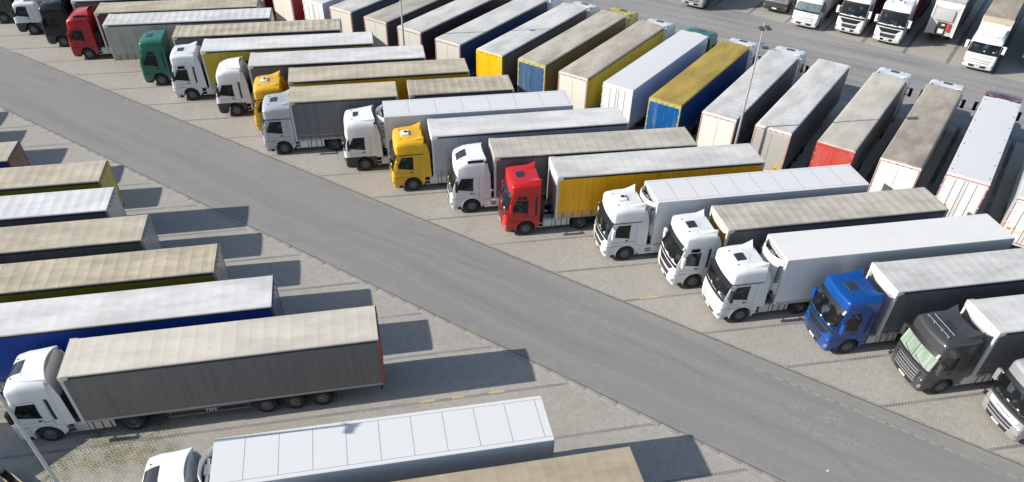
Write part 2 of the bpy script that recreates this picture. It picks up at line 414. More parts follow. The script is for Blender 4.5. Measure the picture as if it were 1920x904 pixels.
# worn yellow line along the road edge, broken into dashes
mb = MB(); t = 3.0; a = math.atan2(ND.y, ND.x)
rr = random.Random(3)
while t < 24:
    l = rr.uniform(.28, .5)
    worn = rr.random() < (.55 if t < -2 else .2)
    if not worn:
        p0, p1 = NN*(B_-1.0+rr.uniform(-.02, .02))+ND*(t-15.5+8), NN*(B_-1.0)+ND*(t-15.5+8+l); wv = NN*.07
        mb.quad([(q.x, q.y, .0075) for q in (p0-wv, p1-wv, p1+wv, p0+wv)], 0)
    t += l+rr.uniform(.05, .35)
def worn_yellow():
    t = NT('worn_yellow'); n = t.noise(t.pos(), 9, 4, .7)
    return t.out(t.mix(t.step(n, .40, .62), (.37, .32, .20), (.25, .245, .23)), .8)
tag(obj('road_line', mb, worn_yellow()), kind='structure')
mb = MB(); t = 4.0
while t < 24:
    l = rr.uniform(.3, .6); p0, p1 = NN*(B_-1.01)+ND*(t-8.0), NN*(B_-1.01)+ND*(t-8.0+l); wv = NN*.035
    mb.quad([(q.x, q.y, .006) for q in (p0-wv, p1-wv, p1+wv, p0+wv)], 0); t += l+rr.uniform(.2, .8)
tag(obj('tar_seam', mb, plain((.17, .17, .165), .8)), kind='structure')
mb = MB()
for a_, u0, u1, v_ in ((AL, .97, 1.76, 25.72), (AL, 2.58, 3.21, 25.72), (AL, 4.48, 5.26, 25.72), (AM, 13.86, 15.02, 31.94)):
    c_, s_ = math.cos(R(a_)), math.sin(R(a_))
    mb.quad([(u*c_-(v_+w_)*s_, u*s_+(v_+w_)*c_, .005) for u, w_ in ((u0, -.06), (u1, -.06), (u1, .06), (u0, .06))])
def bay_yellow():
    t = NT('bay_yellow'); n = t.noise(t.pos(), 7, 4, .7)
    return t.out(t.mix(t.step(n, .35, .65), (.66, .42, .08), (.46, .38, .24)), .8)
tag(obj('bay_line', mb, bay_yellow()), kind='structure')

# ------------------------------------------------------------------ tractor cabs
STY = {
 # z0 = where the wall ends and the roof dome starts; H0,H1 = dome height front / rear; q = squareness
 'flat':   dict(z0=2.95, H0=.54, H1=.66, n=11, lean=.36, visor=1, intake=1, upwin=1, grille='dark', sp='sail', dark=0, band=0),
 'plain':  dict(z0=2.95, H0=.54, H1=.72, n=11, lean=.36, visor=1, intake=1, upwin=1, grille='dark', sp=None, dark=0, band=0),
 'box':    dict(z0=2.72, H0=.70, H1=.86, n=9, lean=.30, visor=1, intake=0, upwin=0, grille='slat', sp='sail', dark=0, band=1),
 'boxd':   dict(z0=2.72, H0=.70, H1=.86, n=9, lean=.30, visor=1, intake=0, upwin=0, grille='dark', sp='sail', dark=0, band=1),
 'round':  dict(z0=2.60, H0=.90, H1=1.04, n=6.5, lean=.22, visor=0, intake=0, upwin=0, grille='slat', sp='wing', dark=1, band=0),
 'slope':  dict(z0=2.70, H0=.50, H1=1.00, n=8.5, lean=.34, visor=1, intake=0, upwin=0, grille='dark', sp='wing', dark=0, band=0),
 'slopei': dict(z0=2.70, H0=.50, H1=.95, n=8.5, lean=.34, visor=1, intake=1, upwin=0, grille='slat', sp='wing', dark=1, band=0),
 'smooth': dict(z0=2.75, H0=.54, H1=.94, n=7, lean=.40, visor=0, intake=1, upwin=0, grille='slat', sp='wing', dark=0, band=0),
 'lowb':   dict(z0=2.55, H0=.25, H1=.36, n=4, lean=.30, visor=0, intake=0, upwin=0, grille='slat', sp='board', dark=0, band=0),
 'low':    dict(z0=2.55, H0=.25, H1=.36, n=4, lean=.30, visor=1, intake=0, upwin=0, grille='slat', sp='board', dark=1, band=0),
 'grey':   dict(z0=2.72, H0=.66, H1=.80, n=8, lean=.26, visor=1, intake=0, upwin=0, grille='bars', sp='sail', dark=0, band=0),
 'silver': dict(z0=2.72, H0=.66, H1=.85, n=8, lean=.28, visor=1, intake=0, upwin=0, grille='name', sp='sail', dark=0, band=0),
}
XR = 2.25
class Shape:
    def __init__(s, k):
        s.k = k; p = s.p = STY[k]; z0, ln = p['z0'], p['lean']
        s.rows = [(.30, .14, 1.17, .18, .11), (.38, .05, 1.225, .17, .11), (.62, .0, 1.245, .16, .12), (1.12, .0, 1.25, .15, .11), (1.16, .03, 1.248, .15, .11), (1.45, .035, 1.25, .14, .11),
                  (1.80, .055, 1.25, .14, .11), (2.2, .05+ln*.45, 1.25, .15, .11), (z0, .05+ln, 1.245, .16, .11)]
    def row(s, z):
        r = s.rows
        if z <= r[0][0]: return r[0][1:]
        for a, b in zip(r, r[1:]):
            if z <= b[0]:
                f = (z-a[0])/(b[0]-a[0]); return tuple(a[i]+(b[i]-a[i])*f for i in range(1, 5))
        return r[-1][1:]
    def P(s, z, t, xr=XR):
        sg = -1 if t < 0 else 1; t = abs(t)
        xf, hw, r, bow = s.row(z); yc = hw-r; xc = xf+bow*(yc/hw)**2+r
        if t <= 1: y = t*yc; x = xf+bow*(y/hw)**2
        elif t <= 2: a = (t-1)*math.pi/2; x = xc-r*math.cos(a); y = yc+r*math.sin(a)
        else: x = xc+(t-2)*(xr-xc); y = hw
        return Vector((x, y*sg, z))
    def tx(s, z, x):
        xf, hw, r, bow = s.row(z); xc = xf+bow*((hw-r)/hw)**2+r; return 2+(x-xc)/(XR-xc)
    def nor(s, z, t):
        e = 1e-3; a = s.P(z, t+e)-s.P(z, t-e); b = s.P(min(z+e, s.p['z0']), t)-s.P(z-e, t); n = a.cross(b)
        if n.length < 1e-12: return Vector((-1, 0, 0))
        n.normalize(); c = s.P(z, t)-Vector((1.3, 0, z))
        return n if n.dot(c) > 0 else -n
    def H(s, x):
        p = s.p; f = max(0, min(1, (x-.4)/1.1)); return p['H0']+(p['H1']-p['H0'])*f*(2-f)
    def dome(s, t, q):
        """point of the roof: q=1 on the wall top, q=0 on the spine"""
        z0 = s.p['z0']; o = s.P(z0, t); ix = max(o.x, 1.25) if o.x < XR-1e-4 else XR
        x = ix+(o.x-ix)*q; y = o.y*q
        return Vector((x, y, z0+s.H(x)*(1-q**s.p['n'])**(1/s.p['n']*1.25)))
    def zr(s, x, y):
        xf, hw, r, bow = s.row(s.p['z0']); q = abs(y)/hw
        if x < 1.25: q = max(q, (1.25-x)/(1.25-xf-bow*(y/hw)**2))
        q = min(q, 1); return s.p['z0']+s.H(x)*(1-q**s.p['n'])**(1/s.p['n']*1.25)
    def patch(s, mb, c, off=.006, back=.03, nu=6, nv=4, m=0, sg=1):
        """c = (bottom start, bottom end, top end, top start) as (z, t); raised panel following the skin"""
        f, g = [], []
        for i in range(nv+1):
            v = i/nv; r1, r2 = [], []
            for j in range(nu+1):
                u = j/nu
                z = (c[0][0]*(1-u)+c[1][0]*u)*(1-v)+(c[3][0]*(1-u)+c[2][0]*u)*v
                t = ((c[0][1]*(1-u)+c[1][1]*u)*(1-v)+(c[3][1]*(1-u)+c[2][1]*u)*v)*sg
                p, n = s.P(z, t), s.nor(z, t); r1.append(p+n*off); r2.append(p-n*back)
            f.append(r1); g.append(r2)
        mb.slab(f, g, m)
    def side(s, mb, c, off=.006, back=.03, nu=5, nv=4, m=0, sg=1):
        s.patch(mb, [(z, s.tx(z, x)) for x, z in c], off, back, nu, nv, m, sg)
TS = [i/6 for i in range(-6, 7)]
TS = [-3, -2.66, -2.33, -2]+[-2+i/4 for i in range(1, 4)]+TS+[1+i/4 for i in range(1, 4)]+[2, 2.33, 2.66, 3]
WX, WR = 1.40, .50
def cab_mesh(k):
    S = Shape(k); mb = MB(); z0 = S.p['z0']
    zs = [1.12, 1.16, 1.45, 1.8, 2.0, 2.2, 2.4, z0]
    rows = [[S.P(z, t) for t in TS] for z in zs]
    qs = [.996, .985, .96, .92, .86, .78, .66, .5, .3, .1, 0.0]
    rows += [[S.dome(t, q) for t in TS] for q in qs]
    mb.grid(rows)
    mb.quad([r[0] for r in rows]+[r[-1] for r in reversed(rows[:-1])])       # rear wall
    mb.quad(list(reversed(rows[0])))                                          # floor
    # bumper, closed behind
    zb = [.30, .34, .40, .5, .62, .9, 1.098]
    rb = [[S.P(z, t, .74) for t in TS] for z in zb]; mb.grid(rb, 2 if S.p['dark'] else 0)
    mb.quad(list(reversed(rb[0])), 1); mb.quad([r[0] for r in rb]+[r[-1] for r in reversed(rb)], 1)
    # wheel arch panels
    arc = [(WX+.60*math.cos(a), .5+.60*math.sin(a)) for a in [math.pi*1.06-i*math.pi*1.12/14 for i in range(15)]]
    poly = [(.745, 1.098), (.745, .36)]+arc+[(2.05, .46), (2.22, .62), (2.24, 1.098)]
    for y0, y1 in ((.62, 1.238), (-1.238, -.62)): mb.prism(poly, y0, y1, 2 if S.p['dark'] else 0)
    # arch lip
    for sg in (1, -1):
        r1 = [[(WX+r*math.cos(a), sg*y, .5+r*math.sin(a)) for a in [math.pi*1.02-i*math.pi*1.04/14 for i in range(15)]] for r, y in ((.595, 1.2), (.595, 1.262), (.66, 1.262), (.66, 1.2))]
        mb.grid(r1, 2 if S.p['dark'] else 0, cu=True)
    mb.box(.75, 2.2, -.62, .62, .55, 1.09, 1)
    # step well
    for sg in (1, -1): mb.box(.50, .735, min(sg*1.0, sg*1.25), max(sg*1.0, sg*1.25), .33, .52, 1)
    return mb.mesh('cab', 40, nmat=3)
def spoiler_mesh(k, kind):
    S = Shape(k); mb = MB(); f, g = [], []
    ny, nx = 14, 7
    for i in range(ny+1):
        u = -1+2*i/ny; y = u*1.08; r1, r2 = [], []
        for j in range(nx+1):
            t = j/nx
            if kind == 'sail':
                xa = 1.42+.10*u*u; xb = 2.30-.20*(1-u*u); zt = 3.56+.25*abs(u)**2.2
                z0 = S.zr(min(xa, 2.2), y*.86)+.012; z = z0+(zt-z0)*t**1.6
            elif kind == 'wing':
                xa = 1.15+.16*u*u; xb = 2.36-.16*(1-u*u); zt = 3.92-.20*abs(u)**2.2
                z0 = S.zr(min(xa, 2.2), y*.9)+.012; z = z0+(zt-z0)*t**1.15
            else:
                xa = 1.25+.1*u*u; xb = 2.1-.05*(1-u*u); zt = 3.62-.10*abs(u)**3
                z0 = S.zr(xa, y*.7)+.02; z = z0+(zt-z0)*t**1.2
            yy = y*(.90+.10*t); x = xa+(xb-xa)*t
            r1.append((x, yy, z)); r2.append((x+.015, yy*.985, z-.03))
        f.append(r1); g.append(r2)
    mb.slab(f, g, 0, 0)
    # closed flanks from the spoiler edge down to the roof
    for sg, col in ((-1, 0), (1, -1)):
        if kind == 'board': break
        top = f[col]; bot = [(x, sg*min(abs(y)*1.02, 1.1), min(z-.02, S.zr(min(x, 2.2), y)-.06)) for x, y, z in top]
        ins = lambda L: [(x, y-sg*.04, z) for x, y, z in L]
        mb.slab([top, bot], [ins(top), ins(bot)], 0, 0)
    if kind == 'board':
        for sg in (1, -1): mb.tube([(1.9, sg*.6, S.zr(1.9, .6)-.03), (1.98, sg*.6, 3.5)], .02)
    return mb.mesh('roof_spoiler', 40, nmat=1)
PAPER = lambda: plain((.62, .64, .58), .6)
def front_axle_x(): return WX
def rot_wheel_mesh(width, dual):
    mb = MB(); w_ = width/2
    prof = [(.29, -w_), (.44, -w_), (.485, -w_+.03), (.5, -w_+.07), (.5, w_-.07), (.485, w_-.03), (.44, w_), (.29, w_)]
    mb.lathe(prof, 0, 0, 0, 28)
    if dual: mb.lathe([(.47, -.02), (.515, -.02), (.515, .02), (.47, .02)], 0, 0, 0, 20)
    return mb.mesh('wheel', 35)
def rim_mesh(depth, y0):
    mb = MB()
    mb.lathe([(.001, y0-.02), (.001, y0-depth+.07), (.10, y0-depth+.07), (.13, y0-depth+.03), (.2, y0-depth+.01), (.25, y0-.03), (.285, y0+.005), (.295, y0-.01), (.295, y0-.16), (.001, y0-.16)], 0, 0, 0, 24)
    for i in range(10):
        a = 2*math.pi*i/10; mb.lathe([(.001, 0), (.014, 0), (.014, .03), (.001, .03)], .165*math.cos(a), y0-depth+.015, .165*math.sin(a), 6, 0)
    for i in range(8):
        a = 2*math.pi*(i+.5)/8; mb.lathe([(.001, 0), (.036, 0), (.036, .006), (.001, .006)], .225*math.cos(a), y0-.042, .225*math.sin(a), 8, 1)
    return mb.mesh('rim', 35, nmat=2)
def wheel(parent, x, y, width, dual=False, rim=None, deep=False, z=.5):
    sg = 1 if y > 0 else -1
    me = mcache(('wheel', width, dual), lambda: rot_wheel_mesh(width, dual))
    o = obj('wheel', me, RUB(), parent, (x, y, z), 0 if sg > 0 else math.pi)
    o.rotation_euler = (0, random.uniform(0, 6.28), 0 if sg > 0 else math.pi)
    dp = .14 if deep else .02
    me2 = mcache(('rim', dp, width), lambda: rim_mesh(dp, width/2-.01))
    obj('rim', me2, [rim or RIM(), BLK()], o)
    return o

def cab_parts(root, k, col, glassm=None, hatch='dark', fin=True, tank='alu', spoil=True, metal=0.0, mirror=None, roofbar=False, dy=0.0):
    """tractor: cab with its pieces, frame, wheels. local x runs back from the bumper"""
    S = Shape(k); p = S.p; z0 = p['z0']; pm = paint(col, metal); mir = mirror or pm; gl = glassm or glass()
    trim = plain((.045, .046, .05), .5)
    cab = obj('cab', mcache(('cab', k), lambda: cab_mesh(k)), [pm, BLK(), trim if p['dark'] else pm], root); cab.scale = (1.04, 1.035, 1.03); cab.location.y = dy
    def sub(name, key, fn, mats, **kw):
        def mk():
            mb = MB(); fn(mb); return mb.mesh(name, 40, **kw)
        return obj(name, mcache((name, k)+key, mk), mats, cab)
    zw = z0-.12
    def ws(mb): S.patch(mb, [(1.74, -1.62), (1.74, 1.62), (zw, 1.5), (zw, -1.5)], .008, .03, 18, 6)
    sub('windscreen', (), ws, gl)
    def surround(mb): S.patch(mb, [(1.60, -1.72), (1.60, 1.72), (1.745, 1.62), (1.745, -1.62)], .010, .03, 18, 2)
    sub('windscreen_base', (), surround, plain((.016, .017, .019), .4))
    def wip(mb):
        for y0, y1 in ((-.75, -.1), (.05, .7)):
            pts = []
            for q in range(5):
                f = q/4; z = 1.70+.05+.5*f*.35; t = (y0+(y1-y0)*f); pp = S.P(z, t)+S.nor(z, t)*.03; pts.append(pp)
            mb.tube(pts, .012, 5)
    sub('wiper', (), wip, BLK())
    # something pale lying on the dashboard, seen through the glass as in the photograph
    if glassm is None:
        for q in range(2):
            def dash(mb):
                rr = random.Random(len(k)*7+q*3); t = -.6+q*.7+rr.uniform(-.2, .2); a, b = rr.uniform(.10, .2), rr.uniform(.05, .12)
                S.patch(mb, [(1.83, t), (1.83+.03, t+a), (1.83+b, t+a*.8), (1.83+b, t-.02)], .0105, .0, 2, 1)
            sub('dashboard_paper', (q,), dash, PAPER())
    if p['visor']:
        def vis(mb):
            f, g = [], []
            for i in range(13):
                u = -1+2*i/12; t = u*1.45; a = S.P(zw-.02, t); n = S.nor(zw-.02, t); n.z = 0; n.normalize()
                o2 = a+n*(.20 if p['band'] else .10); b2 = S.P(z0, t)
                f.append([Vector((b2.x-.005, b2.y, z0+.02)), Vector((o2.x, o2.y*.99, zw-.04))]); g.append([Vector((b2.x+.04, b2.y, z0-.02)), Vector((o2.x+.03, o2.y*.99, zw-.06))])
            mb.slab(f, g)
        sub('sun_visor', (), vis, plain((.014, .014, .016), .3))
    # grille
    if p['grille'] == 'dark':
        def gr(mb):
            S.patch(mb, [(1.17, -.60), (1.14, .60), (1.53, .92), (1.53, -.92)], .012, .03, 10, 2)
            S.patch(mb, [(.74, -.58), (.74, .58), (1.05, .66), (1.05, -.66)], .010, .03, 10, 3)
            S.patch(mb, [(.44, -.50), (.44, .50), (.64, .54), (.64, -.54)], .010, .03, 10, 1)
            for z in (.82, .94): S.patch(mb, [(z, -.56), (z, .56), (z+.03, .57), (z+.03, -.57)], .022, .0, 10, 1, 1)
        sub('grille', (), gr, [plain((.015, .016, .018), .35), plain((.10, .10, .105), .4)], nmat=2)
    else:
        def gr(mb):
            dk = p['grille'] in ('bars', 'name')
            zz = (1.42, 1.26, 1.10, .94, .78) if p['grille'] == 'bars' else (1.44, 1.30, 1.16, 1.02, .88)
            if p['grille'] == 'name': zz = (1.02, .84)
            if p['grille'] == 'bars': S.patch(mb, [(.70, -.72), (.70, .72), (1.48, .92), (1.48, -.92)], .008, .03, 10, 4, 0)
            for z in zz:
                if p['grille'] == 'bars': S.patch(mb, [(z-.04, -.74), (z-.04, .74), (z+.02, .76), (z+.02, -.76)], .035, .0, 10, 1, 1)
                elif p['grille'] == 'name': S.patch(mb, [(z-.05, -.70), (z-.05, .70), (z+.05, .74), (z+.05, -.74)], .010, .03, 10, 1, 0)
                else: S.patch(mb, [(z-.012, -.78), (z-.012, .78), (z+.012, .80), (z+.012, -.80)], .010, .02, 10, 1, 0)
            S.patch(mb, [(.46, -.62), (.46, .62), (.66, .70), (.66, -.70)], .010, .03, 10, 2, 0)
        sub('grille', (), gr, [plain((.02, .021, .023), .4), ALU()], nmat=2)
        if p['grille'] == 'name':
            def nm(mb):
                S.patch(mb, [(1.14, -.80), (1.14, .80), (1.44, .86), (1.44, -.86)], .008, .03, 10, 2, 0)
            sub('front_panel', (), nm, plain((.55, .55, .55), .4))
            def nl(mb):
                for q in range(11): S.patch(mb, [(1.24, -.42+q*.078), (1.24, -.42+q*.078+.05), (1.34, -.42+q*.078+.05), (1.34, -.42+q*.078)], .012, .0, 1, 1)
            sub('lettering', (), nl, plain((.12, .12, .13), .4))
    if k == 'silver' or k == 'grey':
        def bandf(mb): S.patch(mb, [(1.50, -1.8), (1.50, 1.8), (1.66, 1.75), (1.66, -1.75)], .009, .03, 18, 2)
        sub('black_band', (), bandf, plain((.05, .05, .055), .25))
    for sg in (1, -1):
        def hl(mb): S.patch(mb, [(.60, 1.02), (.66, 1.62), (.86, 1.72), (.80, 1.05)], .012, .03, 5, 2, 0, sg)
        sub('headlight', (sg,), hl, plain((.32, .33, .34), .10, .5))
        # door: dark shut line, then the raised skin
        def dr(mb):
            S.side(mb, [(.42, 1.14), (1.54, 1.14), (1.54, z0-.10), (.72, z0-.10)], .0035, .02, 6, 5, 1, sg)
            S.side(mb, [(.431, 1.152), (1.529, 1.152), (1.529, z0-.112), (.731, z0-.112)], .008, .02, 6, 5, 0, sg)
        sub('door', (sg,), dr, [pm, BLK()])
        def sw(mb):
            S.side(mb, [(.40, 1.77), (1.525, 1.60), (1.525, 2.53), (.785, 2.53)], .0095, .02, 5, 4, 1, sg)
            S.side(mb, [(.44, 1.80), (1.49, 1.64), (1.49, 2.50), (.80, 2.50)], .013, .03, 5, 4, 0, sg)
        sub('side_window', (sg,), sw, [gl if glassm is None else glass(), BLK()])
        if p['upwin']:
            def uw(mb): S.side(mb, [(.86, 2.58), (1.42, 2.58), (1.42, 2.80), (.92, 2.80)], .013, .03, 4, 2, 0, sg)
            sub('upper_window', (sg,), uw, glass())
        if p['intake']:
            def it(mb): S.side(mb, [(1.95, 1.45), (2.08, 1.45), (2.08, 2.72), (1.95, 2.72)], .012, .03, 2, 4, 0, sg)
            sub('air_intake', (sg,), it, BLK())
        def sm(mb):
            S.side(mb, [(1.90, 1.12), (1.912, 1.12), (1.912, z0-.02), (1.90, z0-.02)], .004, .01, 1, 5, 0, sg)
            S.side(mb, [(.44, 1.36), (1.88, 1.36), (1.88, 1.372), (.44, 1.372)], .0095, .01, 8, 1, 0, sg)
        sub('panel_seam', (sg,), sm, plain((.05, .05, .052), .6))
        def dh(mb): S.side(mb, [(1.30, 1.42), (1.44, 1.42), (1.44, 1.50), (1.30, 1.50)], .03, .02, 2, 2, 0, sg)
        sub('door_handle', (sg,), dh, BLK())
        def mr(mb):
            y = sg*1.50; x = .42
            mb.box(x-.06, x+.10, y-.12, y+.12, 1.78, 2.42)
            mb2 = [(x+.02, sg*1.22, 2.38), (x+.02, y, 2.40)]; mb.tube(mb2, .025, 6); mb.tube([(x+.02, sg*1.22, 1.88), (x+.02, y, 1.86)], .025, 6)
        sub('mirror', (sg,), mr, mir, bevel=.03)
        if p['band']:
            def bd(mb): S.patch(mb, [(z0-.06, 1.5), (z0-.06, 2.97), (z0-.005, 2.97), (z0-.005, 1.5)], .010, .02, 10, 1, 0, sg)
            sub('roof_seam', (sg,), bd, BLK())
        if k == 'slope':
            def du(mb): S.side(mb, [(1.50, z0-.10), (2.18, z0-.06), (2.18, z0-.005), (1.70, z0-.005)], .012, .02, 4, 1, 0, sg)
            def tw(mb):
                f, g = [], []
                for i in range(5):
                    q = .955-.1*i/4; a = [S.dome(sg*t, q) for t in (2.35, 2.5, 2.65, 2.8, 2.95)]
                    f.append([v+Vector((0, sg*.02, .012)) for v in a]); g.append([v-Vector((0, sg*.02, .01)) for v in a])
                mb.slab(f, g)
            sub('roof_window', (sg,), tw, glass())
        if fin:
            def fn(mb):
                zt = z0+p['H1']*.72
                f = [[(2.20, sg*1.232, 1.0), (2.66, sg*1.20, 1.0)], [(2.20, sg*1.232, z0), (2.60, sg*1.20, z0)], [(2.20, sg*1.15, zt), (2.42, sg*1.12, zt)]]
                mb.slab(f, [[(x, y-sg*.035, z) for x, y, z in r] for r in f])
            sub('side_deflector', (sg,), fn, pm)
    def plate(mb): S.patch(mb, [(.50, -.22), (.50, .22), (.61, .22), (.61, -.22)], .03, .02, 3, 1, 0)
    sub('number_plate', (), plate, plain((.75, .75, .72), .4))
    # roof hatch
    if hatch:
        def ht(mb):
            f, g = [], []
            hx0, hx1, hy = (.95, 1.42, .30) if hatch != 'big' else (.62, 1.2, .40)
            hgt = .10 if hatch == 'white' else .035
            for i in range(4):
                y = -hy+2*hy*i/3; f.append([(hx0+(hx1-hx0)*j/3, y, S.zr(hx0+(hx1-hx0)*j/3, y)+hgt) for j in range(4)])
                g.append([(hx0-.03+(hx1-hx0+.06)*j/3, y*1.1, S.zr(hx0+(hx1-hx0)*j/3, y)-.03) for j in range(4)])
            mb.slab(f, g)
            if hatch == 'white': mb.lathe([(.001, 0), (.12, 0), (.12, .03), (.001, .03)], 1.25, .05, S.zr(1.25, 0)+.102, 14, 1, 'z')
        sub('roof_hatch', (hatch,), ht, [plain((.72, .72, .70), .4) if hatch == 'white' else plain((.03, .033, .04), .15), BLK()], nmat=2)
    if spoil and p['sp']:
        obj('roof_spoiler', mcache(('spoiler', k), lambda: spoiler_mesh(k, p['sp'])), pm, cab)
    def mk(mb):
        mb.tube([(1.35, -.62, S.zr(1.35, .62)), (1.40, -.62, S.zr(1.35, .62)+.55)], .009, 5)
        for y in (-.62, .62): mb.box(.80, .90, y-.025, y+.025, S.zr(.85, y)-.01, S.zr(.85, y)+.03)
    sub('roof_marker', (), mk, plain((.08, .07, .06), .4))
    if roofbar:
        def rb(mb):
            for x in (.72, 1.0):
                mb.tube([(x, -.8, S.zr(x, .8)+.10), (x, .8, S.zr(x, .8)+.10)], .018, 8)
            for y in (-.8, -.3, .3, .8):
                mb.lathe([(.001, 0), (.055, 0), (.055, .06), (.001, .06)], .66, y, S.zr(.72, y)+.10, 12, 0, 'x')
                mb.tube([(.85, y*.95, S.zr(.85, y)-.02), (.72, y, S.zr(.72, y)+.10)], .012, 6)
        sub('light_bar', (), rb, ALU())
    # frame, tanks, wheels
    def ch(mb):
        mb.box(2.0, 6.2, -.45, -.33, .72, .98); mb.box(2.0, 6.2, .33, .45, .72, .98)
        for x in (2.3, 3.2, 4.1, 5.0, 6.0): mb.box(x, x+.12, -.33, .33, .74, .9)
        mb.box(4.3, 5.9, -.5, .5, .98, 1.07); mb.box(1.3, 1.5, -.9, .9, .42, .58); mb.box(5.0, 5.2, -.8, .8, .42, .58)
        mb.box(2.3, 2.75, -.8, .8, .98, 2.1)
        for y in (-.95, .95):
            arc = [(5.1+.60*math.cos(a), .5+.60*math.sin(a)) for a in [math.pi*.92-i*math.pi*.84/8 for i in range(9)]]
            arc2 = [(5.1+.63*math.cos(a), .5+.63*math.sin(a)) for a in [math.pi*.92-i*math.pi*.84/8 for i in range(9)]]
            mb.prism(arc+arc2[::-1], y-.28, y+.28)
    obj('chassis', mcache(('chassis',), lambda: (lambda mb: (ch(mb), mb.mesh('chassis', 30))[1])(MB())), CHA(), root)
    for sg in (1, -1):
        if tank == 'skirt':
            def sk(mb):
                mb.box(2.28, 4.3, min(sg*1.05, sg*1.235), max(sg*1.05, sg*1.235), .36, .98)
                mb.box(2.7, 3.1, min(sg*1.236, sg*1.245), max(sg*1.236, sg*1.245), .70, .80, 1); mb.box(2.7, 3.1, min(sg*1.236, sg*1.245), max(sg*1.236, sg*1.245), .55, .65, 1)
            obj('side_skirt', mcache(('skirt', sg), lambda: (lambda mb: (sk(mb), mb.mesh('side_skirt', 30, bevel=.02))[1])(MB())), [pm, BLK()], root)
        else:
            def tk(mb):
                sec = [(.60, .40), (1.16, .40), (1.23, .47), (1.23, .94), (1.16, 1.01), (.66, 1.01), (.60, .95)]
                for x0, x1 in ((2.62, 3.18), (3.22, 4.35)):
                    rows = [[(x, sg*y, z) for y, z in sec] for x in (x0, x1)]
                    mb.grid(rows, 0, cv=True); mb.quad(rows[0]); mb.quad(rows[1])
                for x in (3.40, 3.78, 4.15):
                    rows = [[(x+dx, sg*(y+(.012 if y > .9 else 0)), z+(.012 if z > .7 else -.012)) for y, z in sec] for dx in (0, .05)]
                    mb.grid(rows, 1, cv=True); mb.quad(rows[0], 1); mb.quad(rows[1], 1)
                for z in (.42, .68): mb.box(2.30, 2.58, min(sg*.8, sg*1.2), max(sg*.8, sg*1.2), z, z+.05, 0)
            obj('fuel_tank', mcache(('tank', sg), lambda: (lambda mb: (tk(mb), mb.mesh('fuel_tank', 30, nmat=2))[1])(MB())), [ALU() if tank == 'alu' else plain((.62, .62, .6), .5), BLK()], root)
        wheel(root, WX*1.04, sg*1.10+dy, .32, z=.505)
        wheel(root, 5.1, sg*.95, .56, True, deep=True)
    return cab

# ------------------------------------------------------------------ trailers
def trailer_common(add, L, z0, mats, axles):
    fm = mats.get('tape', None)
    for sg in (1, -1):
        for x in axles: add('w', x, sg)
        def lg(mb):
            mb.box(2.35, 2.5, min(sg*.7, sg*.85), max(sg*.7, sg*.85), .35, 1.0); mb.box(2.25, 2.6, min(sg*.62, sg*.93), max(sg*.62, sg*.93), .30 if mats.get('lone') is None else .0, .36)
            if mats.get('lone'): mb.box(2.38, 2.47, min(sg*.73, sg*.82), max(sg*.73, sg*.82), .02, .5)
        if L > 9: add('landing_leg', (sg, mats.get('lone')), lg, CHA())
        def gd(mb):
            xa, xb = (3.6, axles[0]-.7) if L > 9 else (3.0, axles[0]-.7)
            for z in (.52, .82): mb.box(xa, xb, min(sg*1.16, sg*1.19), max(sg*1.16, sg*1.19), z, z+.1)
            for x in (xa+.1, (xa+xb)/2, xb-.1): mb.box(x, x+.06, min(sg*1.10, sg*1.16), max(sg*1.10, sg*1.16), .5, 1.0)
        if axles[0] > 5: add('side_guard', (sg, L, axles[0]), gd, mats.get('guard') or plain((.10, .10, .105), .5))
        def tl(mb): mb.box(L+.0, L+.06, min(sg*.72, sg*1.18), max(sg*.72, sg*1.18), .84, .98)
        add('tail_light', (sg, L), tl, plain((.35, .02, .012), .25))
    def ur(mb):
        mb.box(L-.25, L-.12, -1.18, 1.18, .45, .60)
        for y in (-.6, .6): mb.box(L-.3, L-.15, y-.05, y+.05, .5, 1.0)
    add('underrun_bar', (L,), ur, plain((.10, .10, .10), .5))
    def ft(mb):
        for y in (-1.0, 1.0): mb.box(axles[-1]+.62, axles[-1]+.64, y-.25, y+.25, .22, .95)
    add('mud_flap', (L,), ft, BLK())

def frame_box(L, z0, axles, kind):
    """trailer body: floor, walls, front and rear frames and the ladder frame with axles below"""
    mb = MB(); zt = 3.90
    mb.box(.0, L-.02, -1.225, 1.225, z0, zt, 0)
    mb.box(.25, L-.1, -.50, -.36, z0-.28, z0, 1); mb.box(.25, L-.1, .36, .50, z0-.28, z0, 1)
    for x in axles: mb.box(x-.08, x+.08, -.9, .9, .40, .60, 1); mb.box(x-.3, x+.3, -.62, -.42, .45, z0-.2, 1); mb.box(x-.3, x+.3, .42, .62, .45, z0-.2, 1)
    if axles[0] > 5: mb.box(4.2, axles[0]-.9, -.95, .95, .55, z0-.05, 1)
    for s in (1, -1):
        mb.box(-.05, .09, min(s*1.10, s*1.268), max(s*1.10, s*1.268), z0-.05, zt-.01, 2)
        mb.box(L-.10, L+.045, min(s*1.195, s*1.27), max(s*1.195, s*1.27), z0-.12, zt+.03, 3)
    mb.box(L-.06, L+.045, -1.195, 1.195, zt-.17, zt+.03, 3); mb.box(L-.06, L+.045, -1.195, 1.195, z0-.14, z0+.03, 3)
    return mb.mesh('trailer_body', 30, nmat=4)
